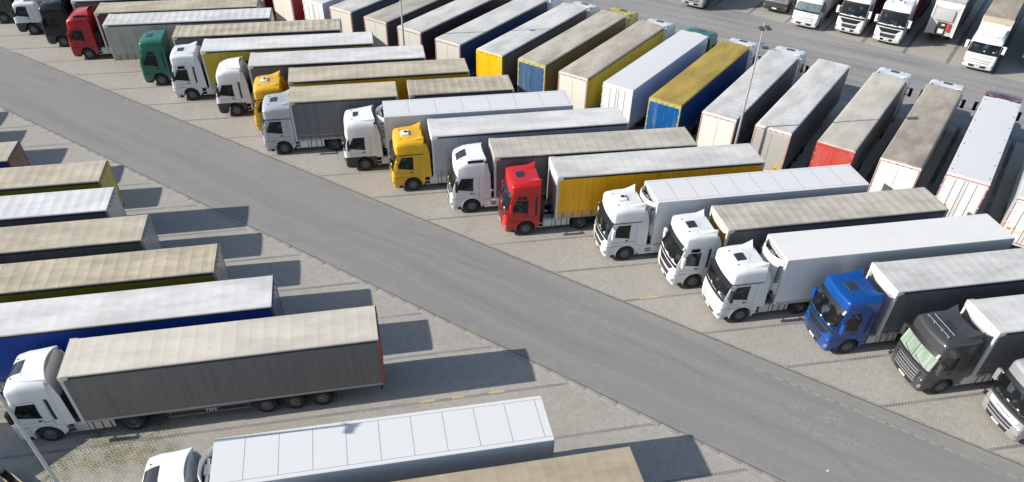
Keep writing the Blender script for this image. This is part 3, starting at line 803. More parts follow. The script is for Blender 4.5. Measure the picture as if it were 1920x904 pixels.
def roof_mesh(L, amp, pitch=.62):
    mb = MB(); n = int(L/pitch*8); rows = []
    sec = [(-1.262, 3.895), (-1.262, 3.955), (-1.24, 3.985), (-1.15, 3.998), (-.6, 4.01), (0, 4.014), (.6, 4.01), (1.15, 3.998), (1.24, 3.985), (1.262, 3.955), (1.262, 3.895)]
    for i in range(n+1):
        x = -.02+(L+.0)*i/n; ph = x/pitch; bow = abs(math.cos(math.pi*(ph+.5)))      # 0 at a bow
        sag = amp*bow**.7 if .3 < x < L-.3 else 0
        rows.append([(x, y, z-(sag*(1-.25*(y/1.26)**2) if abs(y) < 1.2 else 0)) for y, z in sec])
    mb.grid(rows); mb.quad(rows[0]); mb.quad(rows[-1]); mb.quad([rows[0][0], rows[0][-1], rows[-1][-1], rows[-1][0]])
    return mb.mesh('roof', 50)
def curtain_mesh(L, z0, sg, x0=.10, x1=None):
    mb = MB(); x1 = L-.11 if x1 is None else x1; nx = int((x1-x0)/.16); f, g = [], []
    rr = random.Random(5)
    ph = [rr.uniform(0, 6) for _ in range(3)]
    for i in range(nx+1):
        x = x0+(x1-x0)*i/nx; a, b = [], []
        for j in range(7):
            z = z0+.10+(3.80-z0-.10)*j/6; v = math.sin(math.pi*j/6)
            y = 1.246+v*(.006*math.sin(x*2*math.pi/1.28+ph[0])+.005*math.sin(x*1.9+ph[1])+.004*math.sin(x*7+z+ph[2]))
            a.append((x, sg*y, z)); b.append((x, sg*1.222, z))
        f.append(a); g.append(b)
    mb.slab(f, g); return mb.mesh('side_curtain', 50)
def lettering(parent, text, size, loc, rot, m, name='lettering', ext=.004):
    cu = bpy.data.curves.new(name, 'FONT'); cu.body = text; cu.size = size; cu.extrude = ext; cu.align_x = 'CENTER'; cu.align_y = 'CENTER'
    tmp = bpy.data.objects.new(name, cu); COL.objects.link(tmp)
    dg = bpy.context.evaluated_depsgraph_get(); me = bpy.data.meshes.new_from_object(tmp.evaluated_get(dg)); bpy.data.objects.remove(tmp)
    me.materials.clear(); me.materials.append(None)
    o = obj(name, me, m, parent, loc); o.rotation_euler = rot; return o

def build_trailer(root, x0, L, kind, roof, side, front=(.42, .42, .43), rear=(.6, .58, .52), frame=None, tape=(.45, .03, .03), lone=False,
                  amp=.009, lines=.35, dirty=.7, z0=1.02, axles=None, unit=True, rail=(.03, .034, .05), pitch=0, straps=True, bars=False, unitdark=False, guard=None, vents=False, seam=.04):
    axles = axles or [L-5.75, L-4.42, L-3.09]
    frame = frame or rear
    pn = panel
    body = obj('body' if lone else 'trailer', mcache(('body', L, z0, tuple(axles)), lambda: frame_box(L, z0, axles, kind)),
               [pn(front, .8), CHA(), pn((.60, .60, .58), .8) if kind == 'curtain' else pn(side, .5), pn(frame, .7)], root, (x0, 0, 0))
    par = root if lone else body; ox = x0 if lone else 0
    def add(name, key, fn, mats=None, bevel=0, nmat=None):
        if name == 'w':
            me_ = wheel(par, ox+key, fn*1.03, .38); return me_
        def mk():
            mb = MB(); fn(mb); return mb.mesh(name, 38, bevel=bevel, nmat=nmat)
        return obj(name, mcache((name,)+tuple(key), mk), mats, par, (ox, 0, 0))
    trailer_common(add, L, z0, dict(lone=lone or None, guard=guard), axles)
    if kind == 'curtain':
        obj('roof', mcache(('roof', L, amp), lambda: roof_mesh(L, amp)), tarp_roof(roof, dirty, lines), par, (ox, 0, 0))
        for sg in (1, -1):
            obj('side_curtain', mcache(('curtain', L, z0, sg), lambda: curtain_mesh(L, z0, sg)), curtain(side, seam), par, (ox, 0, 0))
            def rl(mb): mb.box(.10, L-.11, min(sg*1.226, sg*1.270), max(sg*1.226, sg*1.270), 3.78, 3.893)
            add('roof_rail', (L, sg), rl, plain(rail, .5))
            def edge(mb):
                mb.box(.10, L-.11, min(sg*1.226, sg*1.262), max(sg*1.226, sg*1.262), z0-.04, z0+.10, 0)
                if straps:
                    mb.box(.14, L-.15, min(sg*1.255, sg*1.262), max(sg*1.255, sg*1.262), z0+.36, z0+.39, 0)
                    x = .45
                    while x < L-.3: mb.box(x, x+.045, min(sg*1.256, sg*1.274), max(sg*1.256, sg*1.274), z0-.07, z0+.37, 1); x += .62
            add('side_rail', (L, z0, sg, straps), edge, [plain((.36, .36, .36), .5, .3), plain((.09, .09, .09), .6)], nmat=2)
            def cap(mb):
                mb.prism([(-.06, 3.70), (.10, 3.70), (.34, 3.80), (.36, 3.93), (.33, 4.0), (-.05, 4.0)], min(sg*1.262, sg*1.288), max(sg*1.262, sg*1.288))
            add('corner_cap', (sg,), cap, plain(mul(roof, 1.15) if min(roof) > .3 else (.6, .6, .58), .5), bevel=.008)
        def hood(mb):
            f, g = [], []
            for i in range(15):
                u = -1+2*i/14; zl = 3.66-.26*(1-u*u); f.append([(-.055, u*1.262, zl), (-.06, u*1.262, 3.85), (-.04, u*1.262, 3.985)]); g.append([(-.002, u*1.262, zl), (-.002, u*1.262, 3.85), (-.002, u*1.262, 3.98)])
            mb.slab(f, g)
            for i in range(12): y = -1.1+i*.2; mb.box(-.075, -.055, y-.015, y+.015, 3.88, 3.92, 1)
        add('front_hood', (), hood, [plain(mul(roof, 1.05) if min(roof) > .2 else (.6, .58, .5), .6), BLK()], nmat=2)
    else:
        def rf(mb):
            sec = [(-1.268, 3.86), (-1.268, 3.975), (-1.25, 3.995), (-1.10, 4.0), (1.10, 4.0), (1.25, 3.995), (1.268, 3.975), (1.268, 3.86)]
            rows = [[(x, y, z) for y, z in sec] for x in (-.035, L+.03)]
            mb.grid(rows, 0, cv=True); mb.quad(rows[0]); mb.quad(rows[1])
            if vents:
                pass
        add('roof', ('box', L), rf, box_roof(roof, dirty, pitch))
        if vents:
            def vt(mb):
                for x in (.6, 2.6, 4.7, 6.8, 8.9, 11, 13):
                    for y in (-1.1, 1.1): mb.box(x, x+.15, y-.035, y+.035, 3.999, 4.02)
            add('roof_vent', (L,), vt, plain((.22, .22, .22), .5))
        for sg in (1, -1):
            def sp(mb): mb.box(.03, L-.03, min(sg*1.226, sg*1.262), max(sg*1.226, sg*1.262), z0+.10, 3.858)
            add('side_panel', ('box', L, z0, sg), sp, pn(side, .6))
            def sk(mb): mb.box(.03, L-.03, min(sg*1.2, sg*1.256), max(sg*1.2, sg*1.256), z0-.12, z0+.098)
            add('side_rail', ('box', L, z0, sg), sk, plain((.45, .45, .45), .5, .2))
        if unit:
            def un(mb):
                zz = [1.55, 1.62, 1.9, 2.8, 3.45, 3.72, 3.82, 3.84, 3.82, 3.45]; sc = [.80, .92, 1.0, 1.0, .98, .94, .88, .85, .80, .78]; wy = [1.08]*7+[1.05, 1.02, 1.0]
                ys = [-1, -.97, -.88, -.7, -.35, 0, .35, .7, .88, .97, 1]; rows = []
                for z, s_, w_ in zip(zz, sc, wy): rows.append([(-.07-(.58*s_)*(1-abs(u)**3.2), u*w_, z) for u in ys]+[(-.036, w_, z), (-.036, -w_, z)])
                mb.grid(rows, 0, cv=True); mb.quad(rows[0], 1); mb.quad(rows[-1], 1)
                mb.tube([(-.3, -.6, 3.52), (-.3, .6, 3.55)], .07, 8, 2); mb.box(-.42, -.16, -.2, .3, 3.45, 3.62, 2)
                for s in (1, -1):
                    mb.box(-.30, -.10, min(s*.98, s*1.085), max(s*.98, s*1.085), 2.35, 3.45, 1)
                    for q in range(8): mb.box(-.31, -.09, min(s*1.08, s*1.10), max(s*1.08, s*1.10), 2.40+q*.13, 2.44+q*.13, 2)
                    mb.box(-.32, -.2, min(s*.9, s*1.09), max(s*.9, s*1.09), 1.62, 1.74, 1)
            add('refrigeration_unit', (), un, [plain((.06, .06, .065), .4) if unitdark else pn((.74, .74, .73), .4), BLK(), plain((.6, .6, .6), .5)], nmat=3)
    for sg in (1, -1):
        def rd(mb):
            mb.box(L-.02, L+.03, min(sg*.012, sg*1.19), max(sg*.012, sg*1.19), z0+.035, 3.725)
            if bars:
                for y in (.11, .62): mb.tube([(L+.055, sg*y, z0+.0), (L+.055, sg*y, 3.72)], .011, 6, 1)
                for z in (1.4, 2.2, 3.0, 3.6): mb.box(L+.032, L+.07, min(sg*1.02, sg*1.30), max(sg*1.02, sg*1.30), z, z+.07, 2)
            else:
                for y in (.2, .7): mb.box(L+.046, L+.075, sg*y-.05, sg*y+.05, 3.80, 3.86, 1)
                for z in (1.3, 1.9, 2.5, 3.1, 3.6): mb.box(L+.031, L+.052, min(sg*1.16, sg*1.20), max(sg*1.16, sg*1.20), z, z+.09, 2)
        add('rear_door', (L, z0, sg, bars), rd, [pn(rear, .7), plain((.13, .13, .135), .4), plain((.55, .55, .54), .4)], nmat=3)
    if tape:
        def tp(mb):
            za, zb = z0-.02, 3.84
            for s in (1, -1): mb.box(L+.046, L+.052, min(s*1.205, s*1.245), max(s*1.205, s*1.245), za, zb)
            mb.box(L+.046, L+.052, -1.204, 1.204, zb-.045, zb); mb.box(L+.046, L+.052, -1.204, 1.204, za, za+.045)
        add('reflective_tape', (L, z0), tp, plain(tape, .45))
    def pl(mb):
        for s in (1, -1): mb.box(L+.031, L+.038, min(s*.52, s*.98), max(s*.52, s*.98), z0+.14, z0+.28)
    add('marker_plate', (L, z0), pl, plain((.62, .26, .03), .5))
    return body

# ------------------------------------------------------------------ colours
WHITE = (.69, .70, .705); YEL = (.72, .40, .008); RED = (.52, .012, .014); BLUE = (.002, .055, .25); GREEN = (.014, .135, .09)
SILV = (.52, .54, .56); DGREY = (.075, .075, .08); BLACK = (.003, .003, .004); DRED = (.36, .012, .014); PURP = (.12, .012, .035)
BEIGE = (.515, .452, .345); TAN_R = (.42, .36, .275); PALE = (.60, .58, .54); OFFW = (.65, .64, .625); WR_ = (.67, .67, .665); OLIVE = (.42, .30, .055)
CGREY = (.135, .137, .146); CDARK = (.125, .126, .138); CBRN = (.15, .14, .128); CYEL = (.85, .41, .002); CNAVY = (.010, .040, .13); CMAR = (.075, .028, .026); CBLU = (.004, .055, .34); CCREAM = (.46, .43, .35)
CREAM = (.53, .52, .475)
dirv = lambda a: (math.cos(R(a)), math.sin(R(a)))
def uvw(u, v, a): c, s = dirv(a); return (u*c-v*s, u*s+v*c)
def truck(tf, ang, off, L, cab, tr, label, group, fit=None):
    """tf = ground point under the trailer's front edge; off = bumper to trailer front"""
    c, s = dirv(ang)
    t = thing('truck', (tf[0]-c*off, tf[1]-s*off, 0), R(ang), label, 'truck', group)
    cab_parts(t, **cab)
    build_trailer(t, off, L, **tr)
    for q, (y, m_) in enumerate(((-.12, (.35, .03, .02)), (.0, (.02, .02, .02)), (.12, (.5, .35, .02)))):
        def al(mb):
            x0, x1 = 2.34, off-.03; n = 26
            mb.tube([(x0+(x1-x0)*i/n, y+.05*math.sin(i*2.1), 1.95-.35*math.sin(math.pi*i/n)+.05*math.cos(i*2.1)) for i in range(n+1)], .016, 5)
        def mk():
            mb = MB(); al(mb); return mb.mesh('air_line', 60)
        if group in (GM, GL): obj('air_line', mcache(('air', off, q), mk), plain(m_, .5), t)
    return t
def lone(tf, ang, L, tr, label, group):
    t = thing('semi_trailer', (tf[0], tf[1], 0), R(ang), label, 'trailer', group)
    build_trailer(t, 0, L, lone=True, **tr); return t
def cab(k, col, **kw): return dict(k=k, col=col, **kw)
def cur(roof, side, **kw): return dict(kind='curtain', roof=roof, side=side, **kw)
def ree(roof=WR_, side=WHITE, **kw): return dict(kind='box', roof=roof, side=side, front=(.7, .7, .69), rear=(.78, .77, .74), frame=(.62, .61, .58), **kw)
GM = 'trucks parked with their cabs towards the wide road'
GR = 'trucks backed up against the front row'
GB = 'trucks parked across the far lane'
GL = 'trucks parked on the near side of the road'

# front row, cabs towards the road --------------------------------------------------
M = lambda u, v: uvw(u, v, AM)
truck(M(-33.2, 83.9), AM, 3.1, 13.6, cab('flat', (.02, .05, .04)), cur(PALE, CDARK, guard=plain((.4, .4, .4), .5)), 'dark trailer side with pale guard rail behind the white cab in the top corner', GM)
truck(M(-29.5, 80.45), AM, 3.2, 13.6, cab('low', WHITE, hatch=None, mirror=BLK()), cur(PALE, CGREY), 'white truck with black lower cab trim at the top left corner', GM)
truck(M(-25.84, 77.0), AM, 3.4, 13.6, cab('round', BLACK, mirror=BLK()), cur(OFFW, CGREY, dirty=.4), 'black truck with dark cab beside the red truck', GM)
truck(M(-23.2, 73.65), AM, 3.1, 13.6, cab('slope', DRED, hatch=None, fin=False), cur(BEIGE, (.08, .02, .03), front=(.13, .03, .05)), 'dark red truck with beige roofed trailer in the top left', GM)
lone(M(-21.9, 70.6), AM, 13.6, cur(OFFW, CCREAM, front=(.06, .02, .03), dirty=.5, lines=.3, amp=.02), 'cream sided trailer without a cab between the red and the green truck', GM)
truck(M(-15.85, 67.1), AM, 3.3, 13.5, cab('plain', GREEN, fin=False), cur(BEIGE, CBRN, amp=.03, lines=.25), 'green truck with beige trailer roof', GM)
t6 = truck((-25.40, 59.99), 10.98, 3.0, 13.48, cab('flat', WHITE, mirror=BLK()), cur(OFFW, (.50, .36, .02), dirty=.3, lines=.3, amp=.005), 'white truck with white roofed yellow sided trailer beside the green truck', GM)
truck((-20.92, 57.38), 10.85, 3.1, 13.5, cab('slopei', WHITE, hatch=None, mirror=BLK()), cur(OFFW, CGREY, dirty=.45, lines=.2, amp=.006), 'white truck with black wheel arches and white roofed grey trailer next to a yellow cab', GM)
truck((-17.24, 54.68), 11.92, 3.1, 13.44, cab('box', YEL, hatch='white'), cur(BEIGE, CYEL, dirty=.55, lines=.3, amp=.010), 'yellow truck with beige roofed yellow sided trailer, its cab behind the silver one', GM)
# rigid truck with a short drawbar trailer
t9 = thing('truck', (*M(-8.52, 53.55), 0), R(AM), 'silver truck with grey box body and short beige roofed trailer in tow', 'truck', GM)
cab_parts(t9, 'box', SILV, tank='none', fin=False, metal=.35)
def rigid():
    b = build_trailer(t9, 2.42, 7.6, **cur(BEIGE, CGREY, dirty=.4, lines=.12, amp=.006, axles=[4.9], tape=None, seam=.3)); b.name = 'cargo_body'
    b2 = build_trailer(t9, 10.92, 7.6, **cur(BEIGE, CGREY, dirty=.9, lines=.4, amp=.02, axles=[3.0, 4.4], tape=None, front=(.5, .5, .5)))
    mb = MB(); mb.box(9.9, 11.6, -.08, .08, .62, .74); obj('drawbar', mb, CHA(), t9)
    for sg in (1, -1):
        mb = MB(); mb.box(5.6, 7.2, min(sg*.8, sg*1.2), max(sg*.8, sg*1.2), .45, .95); mb.box(7.3, 7.9, min(sg*.8, sg*1.2), max(sg*.8, sg*1.2), .45, .95)
        obj('storage_box', mb.mesh('storage_box', bevel=.03), plain((.62, .62, .6), .5), t9)
rigid()
truck((-9.38, 49.39), 11.15, 3.15, 13.24, cab('round', WHITE, hatch='dark', mirror=BLK()), ree(side=(.66, .665, .66), pitch=1.9, dirty=.25), 'white truck with black lower cab and white refrigerated trailer beside the silver truck', GM)
truck((-5.89, 46.78), 11.65, 2.95, 13.5, cab('box', YEL, hatch='white'), cur(OFFW, (.40, .41, .43), dirty=.45, lines=.03, amp=.004, front=(.6, .6, .6)), 'yellow truck with white roofed grey trailer between two white trucks', GM)
truck((-1.62, 44.21), 10.22, 3.0, 13.44, cab('slope', WHITE, hatch='big', tank='skirt', mirror=BLK()), cur((.50, .465, .40), (.15, .135, .145), dirty=.5, lines=.55, amp=.006, front=(.6, .6, .6)), 'white truck with side window in its roof and grey trailer beside the red cab', GM)
truck((2.33, 41.93), 10.93, 3.42, 13.49, cab('flat', RED, fin=False, dy=-.12), cur((.60, .59, .565), CYEL, dirty=.45, lines=.12, amp=.006, rail=(.02, .02, .02)), 'bright red truck with yellow sided trailer', GM)
truck((8.15, 39.29), 11.46, 3.1, 13.5, cab('boxd', WHITE, hatch='white', tank='skirt'), ree(pitch=1.35, dirty=.1), 'white truck with black grille and refrigerated trailer with dark roof joints', GM)
truck((11.76, 36.62), 11.61, 2.95, 13.73, cab('flat', WHITE, hatch='dark'), cur((.49, .45, .385), CDARK, front=(.45, .27, .01), dirty=.6, lines=.45, amp=.016), 'white truck with yellow fronted dark grey trailer and beige roof', GM)
truck((14.40, 33.83), 11.39, 3.45, 13.6, cab('box', WHITE, hatch='dark', dy=-.12, mirror=BLK()), ree(roof=(.73, .72, .69), dirty=.3), 'white truck with slatted grille and plain white refrigerated trailer beside the blue truck', GM)
truck((19.39, 31.36), 11.19, 3.15, 13.62, cab('flat', BLUE, fin=False, dy=-.12), cur((.58, .57, .55), CDARK, dirty=.5, lines=.12, amp=.009, front=(.35, .35, .36), rail=(.015, .02, .05)), 'bright blue truck with dark grey trailer', GM)
truck((23.20, 28.36), 11.24, 3.05, 13.62, cab('grey', DGREY, glassm=sunshade((.30, .38, .31)), roofbar=True, tank='none', metal=.4), cur((.60, .59, .57), CDARK, dirty=.4, lines=.1, amp=.006, front=(.3, .3, .3)), 'dark grey truck with pale green shade behind its windscreen', GM)
truck(M(31.0, 19.5), AM, 3.1, 13.62, cab('silver', (.44, .45, .46), metal=.5), cur(PALE, CGREY), 'silver truck with lettered front panel cut off at the right edge', GM)

# second row, rears towards the front row ---------------------------------------------
Rr = lambda u, v: uvw(u, v, AR)
WC = cab('box', WHITE, mirror=BLK()); WF = cab('flat', WHITE, mirror=BLK())
truck(Rr(-62.5, -62.4), AR, 3.0, 13.6, WC, cur(PALE, (.10, .015, .03), rear=CREAM), 'pale backed trailer with dark red side at the top edge', GR)
truck(Rr(-62.5, -58.5), AR, 3.0, 13.6, WF, cur(PALE, (.26, .006, .012), rear=(.72, .67, .58), rail=(.2, .01, .01)), 'cream backed trailer with bright red side at the top edge', GR)
truck(Rr(-62.6, -54.5), AR, 3.0, 13.6, WC, ree(side=(.60, .63, .66), bars=True, tape=None), 'white refrigerated trailer with upright lock bars at the top edge', GR)
rb_ = truck(Rr(-62.5, -51.0), AR, 3.0, 13.6, WF, cur(PALE, (.10, .11, .125), rear=(.60, .58, .52), frame=(.66, .62, .55)), 'pale grey backed trailer with blue marks on its slate grey side', GR)
truck(Rr(-62.6, -46.9), AR, 3.0, 13.7, WC, cur((.46, .43, .365), (.10, .09, .092), rear=CREAM, rail=(.02, .02, .02)), 'cream backed trailer with beige roof and dark grey side left of the far lamp post', GR)
truck((-1.96, 75.85), -123.11, 3.0, 13.62, WF, cur((.61, .59, .55), CMAR, rear=CREAM, dirty=.5), 'cream backed trailer with dark brown side behind the far lamp post', GR)
truck((1.49, 73.40), -123.06, 3.0, 13.62, WC, cur((.58, .57, .54), CNAVY, rear=CREAM, dirty=.35, lines=.15), 'cream backed trailer with navy blue side', GR)
truck((5.00, 71.32), -123.06, 2.95, 13.62, WC, cur((.62, .61, .58), CBRN, rear=(.80, .45, .002), frame=(.70, .42, .01), dirty=.5, lines=.3, tape=None), 'trailer with bright yellow rear doors and grey side', GR)
truck(Rr(-63.0, -31.0), AR, 2.95, 13.65, cab('flat', (.48, .40, .06)), cur((.52, .475, .40), (.12, .105, .085), rear=(.045, .10, .21), frame=(.45, .40, .16), dirty=.75, lines=.45, tape=(.55, .48, .12)), 'trailer with slate blue rear doors and yellow cab ahead', GR)
truck(Rr(-62.6, -27.1), AR, 2.95, 13.45, WC, cur((.52, .46, .38), (.42, .33, .02), rear=(.66, .64, .57), dirty=.7, lines=.35, rail=(.05, .045, .04)), 'trailer with cream rear doors and yellow side curtain', GR)
truck((14.86, 65.19), -123.95, 2.9, 13.35, cab('plain', GREEN, fin=False), ree(bars=True, tape=None, dirty=.15), 'white box trailer with lock bars behind a green cab', GR)
truck((17.98, 63.04), -123.13, 3.0, 13.52, WC, cur(OLIVE, (.002, .055, .24), rear=(.002, .085, .27), frame=(.42, .38, .16), dirty=.8, lines=.4, tape=(.5, .45, .15), front=(.5, .5, .5)), 'blue trailer with faded yellow roof', GR)
truck((21.55, 61.26), -122.70, 3.0, 13.78, WF, cur((.61, .60, .58), CGREY, rear=(.74, .70, .64), dirty=.5, lines=.3, amp=.010), 'white backed trailer with pale grey roof behind the tall lamp post', GR)
rl_ = lone((25.14, 59.66), -122.97, 14.1, cur((.63, .62, .59), CDARK, rear=(.40, .39, .36), frame=(.62, .60, .56), tape=(.62, .05, .03), dirty=.6, lines=.12), 'grey backed trailer framed in red without a cab', GR)
truck((28.78, 57.27), -123.37, 3.0, 14.05, cab('flat', WHITE, mirror=BLK()), cur((.55, .51, .44), CGREY, rear=(.50, .070, .055), tape=(.40, .03, .03), dirty=.5, lines=.12, amp=.006), 'trailer with red rear doors and beige roof', GR)
truck((32.21, 55.33), -122.83, 3.0, 13.99, WC, cur((.44, .385, .31), (.30, .27, .22), rear=(.78, .765, .74), tape=(.38, .03, .05), dirty=.95, lines=.1, amp=.006), 'white backed trailer with speckled tan roof', GR)
ro_ = truck((35.63, 53.34), -122.82, 3.0, 13.64, cab('flat', PURP, mirror=BLK()), ree(bars=True, tape=(.42, .012, .05), dirty=.1, vents=True), 'white box trailer with dark purple cab and roof vents', GR)
rp_ = lone(Rr(-63.6, 4.96), AR, 13.65, ree(bars=True, tape=(.36, .01, .04)), 'white box trailer with red edged doors cut off at the right edge', GR)

# far row, cabs towards the camera --------------------------------------------------
AB = AR+180
def far(u, v): return Rr(u, v)
def ftruck(u, v, off, c_, tr, label): 
    x, y = far(u-off, v); truck((x, y), AB, off, 13.6, c_, tr, label, GB)
ftruck(-79.6, -30.35, 3.0, cab('silver', (.45, .46, .46), metal=.3), cur(PALE, CGREY), 'grey truck of which only the bumper shows at the top edge')
ftruck(-83.6, -22.7, 3.0, cab('slopei', (.20, .20, .20)), cur(PALE, CGREY), 'dark fronted truck at the top edge left of the white cabs')
ftruck(-81.0, -18.75, 3.0, cab('lowb', WHITE, glassm=sunshade((.14, .20, .21)), hatch=None, mirror=BLK(), fin=False), ree(), 'white truck with curtained blue grey windscreen in the far row')
ftruck(-82.0, -14.6, 3.0, cab('flat', WHITE), cur(PALE, (.16, .01, .015)), 'white truck with dark red trailer nearer to the curtained cab')
ftruck(-81.7, -10.8, 3.0, cab('flat', WHITE, hatch='white'), cur(PALE, (.16, .01, .015)), 'white truck with dark red trailer beside the lone grey trailer front')
b6 = lone(far(-84.8, -6.75), AB, 13.6, cur(PALE, CGREY, front=(.46, .46, .45)), 'grey trailer front with red box and no cab', GB)
mb = MB(); mb.box(-.16, -.055, -.75, .85, 2.35, 3.35); obj('tool_box', mb.mesh('tool_box', bevel=.02), plain((.40, .41, .42), .5), b6)
mb = MB(); mb.box(-.20, -.055, -.72, -.45, 1.45, 2.2); obj('fire_box', mb.mesh('fire_box', bevel=.05), plain((.62, .03, .015), .4), b6)
mb = MB(); mb.box(-.12, -.055, -.40, .45, 1.1, 2.2); obj('cable_panel', mb.mesh('cable_panel', bevel=.02), BLK(), b6)
mb = MB(); mb.box(-.16, -.12, -.25, .05, 1.9, 2.05); mb.box(-.16, -.12, -.3, .2, 1.2, 1.6); obj('connector', mb.mesh('connector', bevel=.02), plain((.6, .6, .6), .5), b6)
ftruck(-80.0, -2.3, 3.0, cab('lowb', WHITE, hatch=None, fin=False), cur(TAN_R, (.10, .10, .10), front=(.55, .55, .54), dirty=.8, lines=.4), 'white low roofed truck with tan trailer roof in the far row')
lone(far(-83.6, 2.1), AB, 13.6, cur(PALE, (.01, .05, .16), front=(.01, .06, .20)), 'blue trailer front at the right edge of the far row', GB)

# near side of the road, rears towards the road -----------------------------------------
Ll = lambda u, v: uvw(u, v, AL)
truck(Ll(-35.5, 48.1), AL, 3.05, 13.6, WC, cur((.52, .475, .39), CBLU, rear=(.20, .045, .04), tape=None, dirty=.5), 'trailer with rusty red doors and blue side at the left edge', GL)
truck((-38.43, 37.28), AL, 3.05, 13.62, WF, cur(BEIGE, (.30, .235, .015), rear=(.44, .33, .015), tape=None, dirty=.5, lines=.3, amp=.016), 'yellow trailer with beige roof and yellow rear doors', GL)
truck((-36.71, 34.18), AL, 3.05, 13.62, WC, cur((.66, .66, .655), CDARK, rear=(.42, .42, .42), tape=None, dirty=.35, lines=.08, amp=.016), 'dark grey trailer with bright white canvas roof', GL)
truck((-33.67, 31.37), AL, 3.05, 13.62, WF, cur(BEIGE, CGREY, rear=(.36, .36, .35), tape=None, dirty=.6, lines=.15, amp=.011), 'dark grey trailer with beige roof below the white roofed one', GL)
truck((-28.95, 28.73), AL, 3.05, 13.62, WC, cur((.54, .465, .345), (.27, .205, .012), rear=(.42, .37, .27), tape=None, dirty=.75, lines=.75, amp=.014), 'yellow trailer with strongly ribbed beige roof', GL)
truck((-25.33, 26.08), AL, 3.05, 13.62, WF, cur((.64, .63, .61), CBLU, rear=(.10, .12, .2), tape=None, dirty=.45, lines=.05, amp=.005), 'royal blue trailer with white roof', GL)
t7 = truck((-20.05, 23.81), 12.46, 3.08, 13.88, cab('smooth', WHITE, hatch='big', mirror=BLK(), tank='alu'), cur((.585, .54, .455), (.165, .155, .15), rear=(.30, .04, .03), front=(.55, .47, .47), tape=None, dirty=.35, lines=.25, amp=.006, straps=False), 'white truck with long grey sided trailer on the near left', GL)
truck((-11.65, 18.11), 12.23, 3.35, 13.47, cab('smooth', WHITE, hatch='big'), ree(pitch=1.33, dirty=.06), 'white truck with white panelled box trailer at the bottom edge', GL)
truck((-8.17, 15.36), AL, 3.05, 13.62, WF, cur((.395, .33, .23), CGREY, tape=None, dirty=.5, lines=.25, amp=.006), 'trailer with yellowish beige roof cut off by the bottom edge', GL)
for u_, v_, lb in ((-38.53, 51.6, 'trailer beyond the left edge, first above the red doored one, seen by its shadow'), (-43.06, 55.0, 'trailer beyond the left edge, second above the red doored one, seen by its shadow'),
                   (-46.7, 58.45, 'trailer beyond the left edge whose shadow is the second from the top'), (-48.87, 62.0, 'trailer beyond the left edge casting the topmost shadow')):
    lone(Ll(u_, v_), AL, 13.62, cur(PALE, CGREY, tape=None), lb, GL)
# trailer standing just beyond the left edge; its shadow falls across the empty bay
cr = (-27.4, 20.9)
lone((cr[0]+.0+1.27*math.sin(R(AR)), cr[1]-1.27*math.cos(R(AR))), AR, 13.6, cur(PALE, CGREY), 'trailer standing just beyond the left edge, its shadow crossing the empty bay', GL)

def on_door(par, name, x0, x1, y0, y1, z0, z1, m):
    mb = MB(); mb.box(x0, x1, y0, y1, z0, z1); obj(name, mb, m, par)
ORG = plain((.62, .24, .02), .5)
rob = [c for c in ro_.children if c.name.startswith('trailer')][0]
on_door(rob, 'warning_plate', 13.671, 13.678, -.95, -.45, 1.75, 1.90, ORG)
on_door(rl_, 'warning_plate', 14.131, 14.138, .78, .92, 1.15, 1.75, plain((.70, .42, .02), .5))
on_door(rp_, 'warning_plate', 13.681, 13.688, -1.0, -.78, 1.75, 1.92, ORG)
for y, z in ((-.62, 1.95), (-.55, 1.68), (-.30, 1.75)):
    mb = MB(); mb.lathe([(.001, 0), (.09, 0), (.09, .006), (.001, .006)], 13.681, y, z, 16, 0, 'x'); k_ = obj('speed_sticker', mb, plain((.74, .73, .70), .5), rp_)
    mb = MB(); mb.lathe([(.066, .007), (.088, .007), (.088, .009), (.066, .009)], 13.681, y, z, 16, 0, 'x'); obj('red_ring', mb, plain((.45, .02, .02), .5), k_)
# marks on the sides --------------------------------------------------------------------
for ch in list(t7.children):
    if ch.name.startswith('trailer'): tb7 = ch
lettering(tb7, 'TEPE', .26, (5.6, -1.20, .72), (R(90), 0, 0), plain((.6, .6, .6), .5))
tb6 = [c for c in t6.children if c.name.startswith('trailer')][0]
mb = MB(); mb.prism([(3.0, 3.05), (3.75, 3.1), (3.6, 2.75), (3.3, 2.78)], -1.268, -1.258); mb.prism([(4.15, 3.05), (4.3, 3.05), (4.3, 2.9), (4.15, 2.9)], -1.268, -1.258); obj('logo', mb, BLK(), tb6)
tbb = [c for c in rb_.children if c.name.startswith('trailer')][0]
mb = MB(); mb.prism([(6.4, 3.45), (7.5, 3.45), (6.4, 2.65)], 1.258, 1.27); mb.prism([(7.9, 3.1), (8.7, 2.5), (7.9, 2.5)], 1.258, 1.27); obj('logo', mb, plain((.01, .09, .28), .5), tbb)

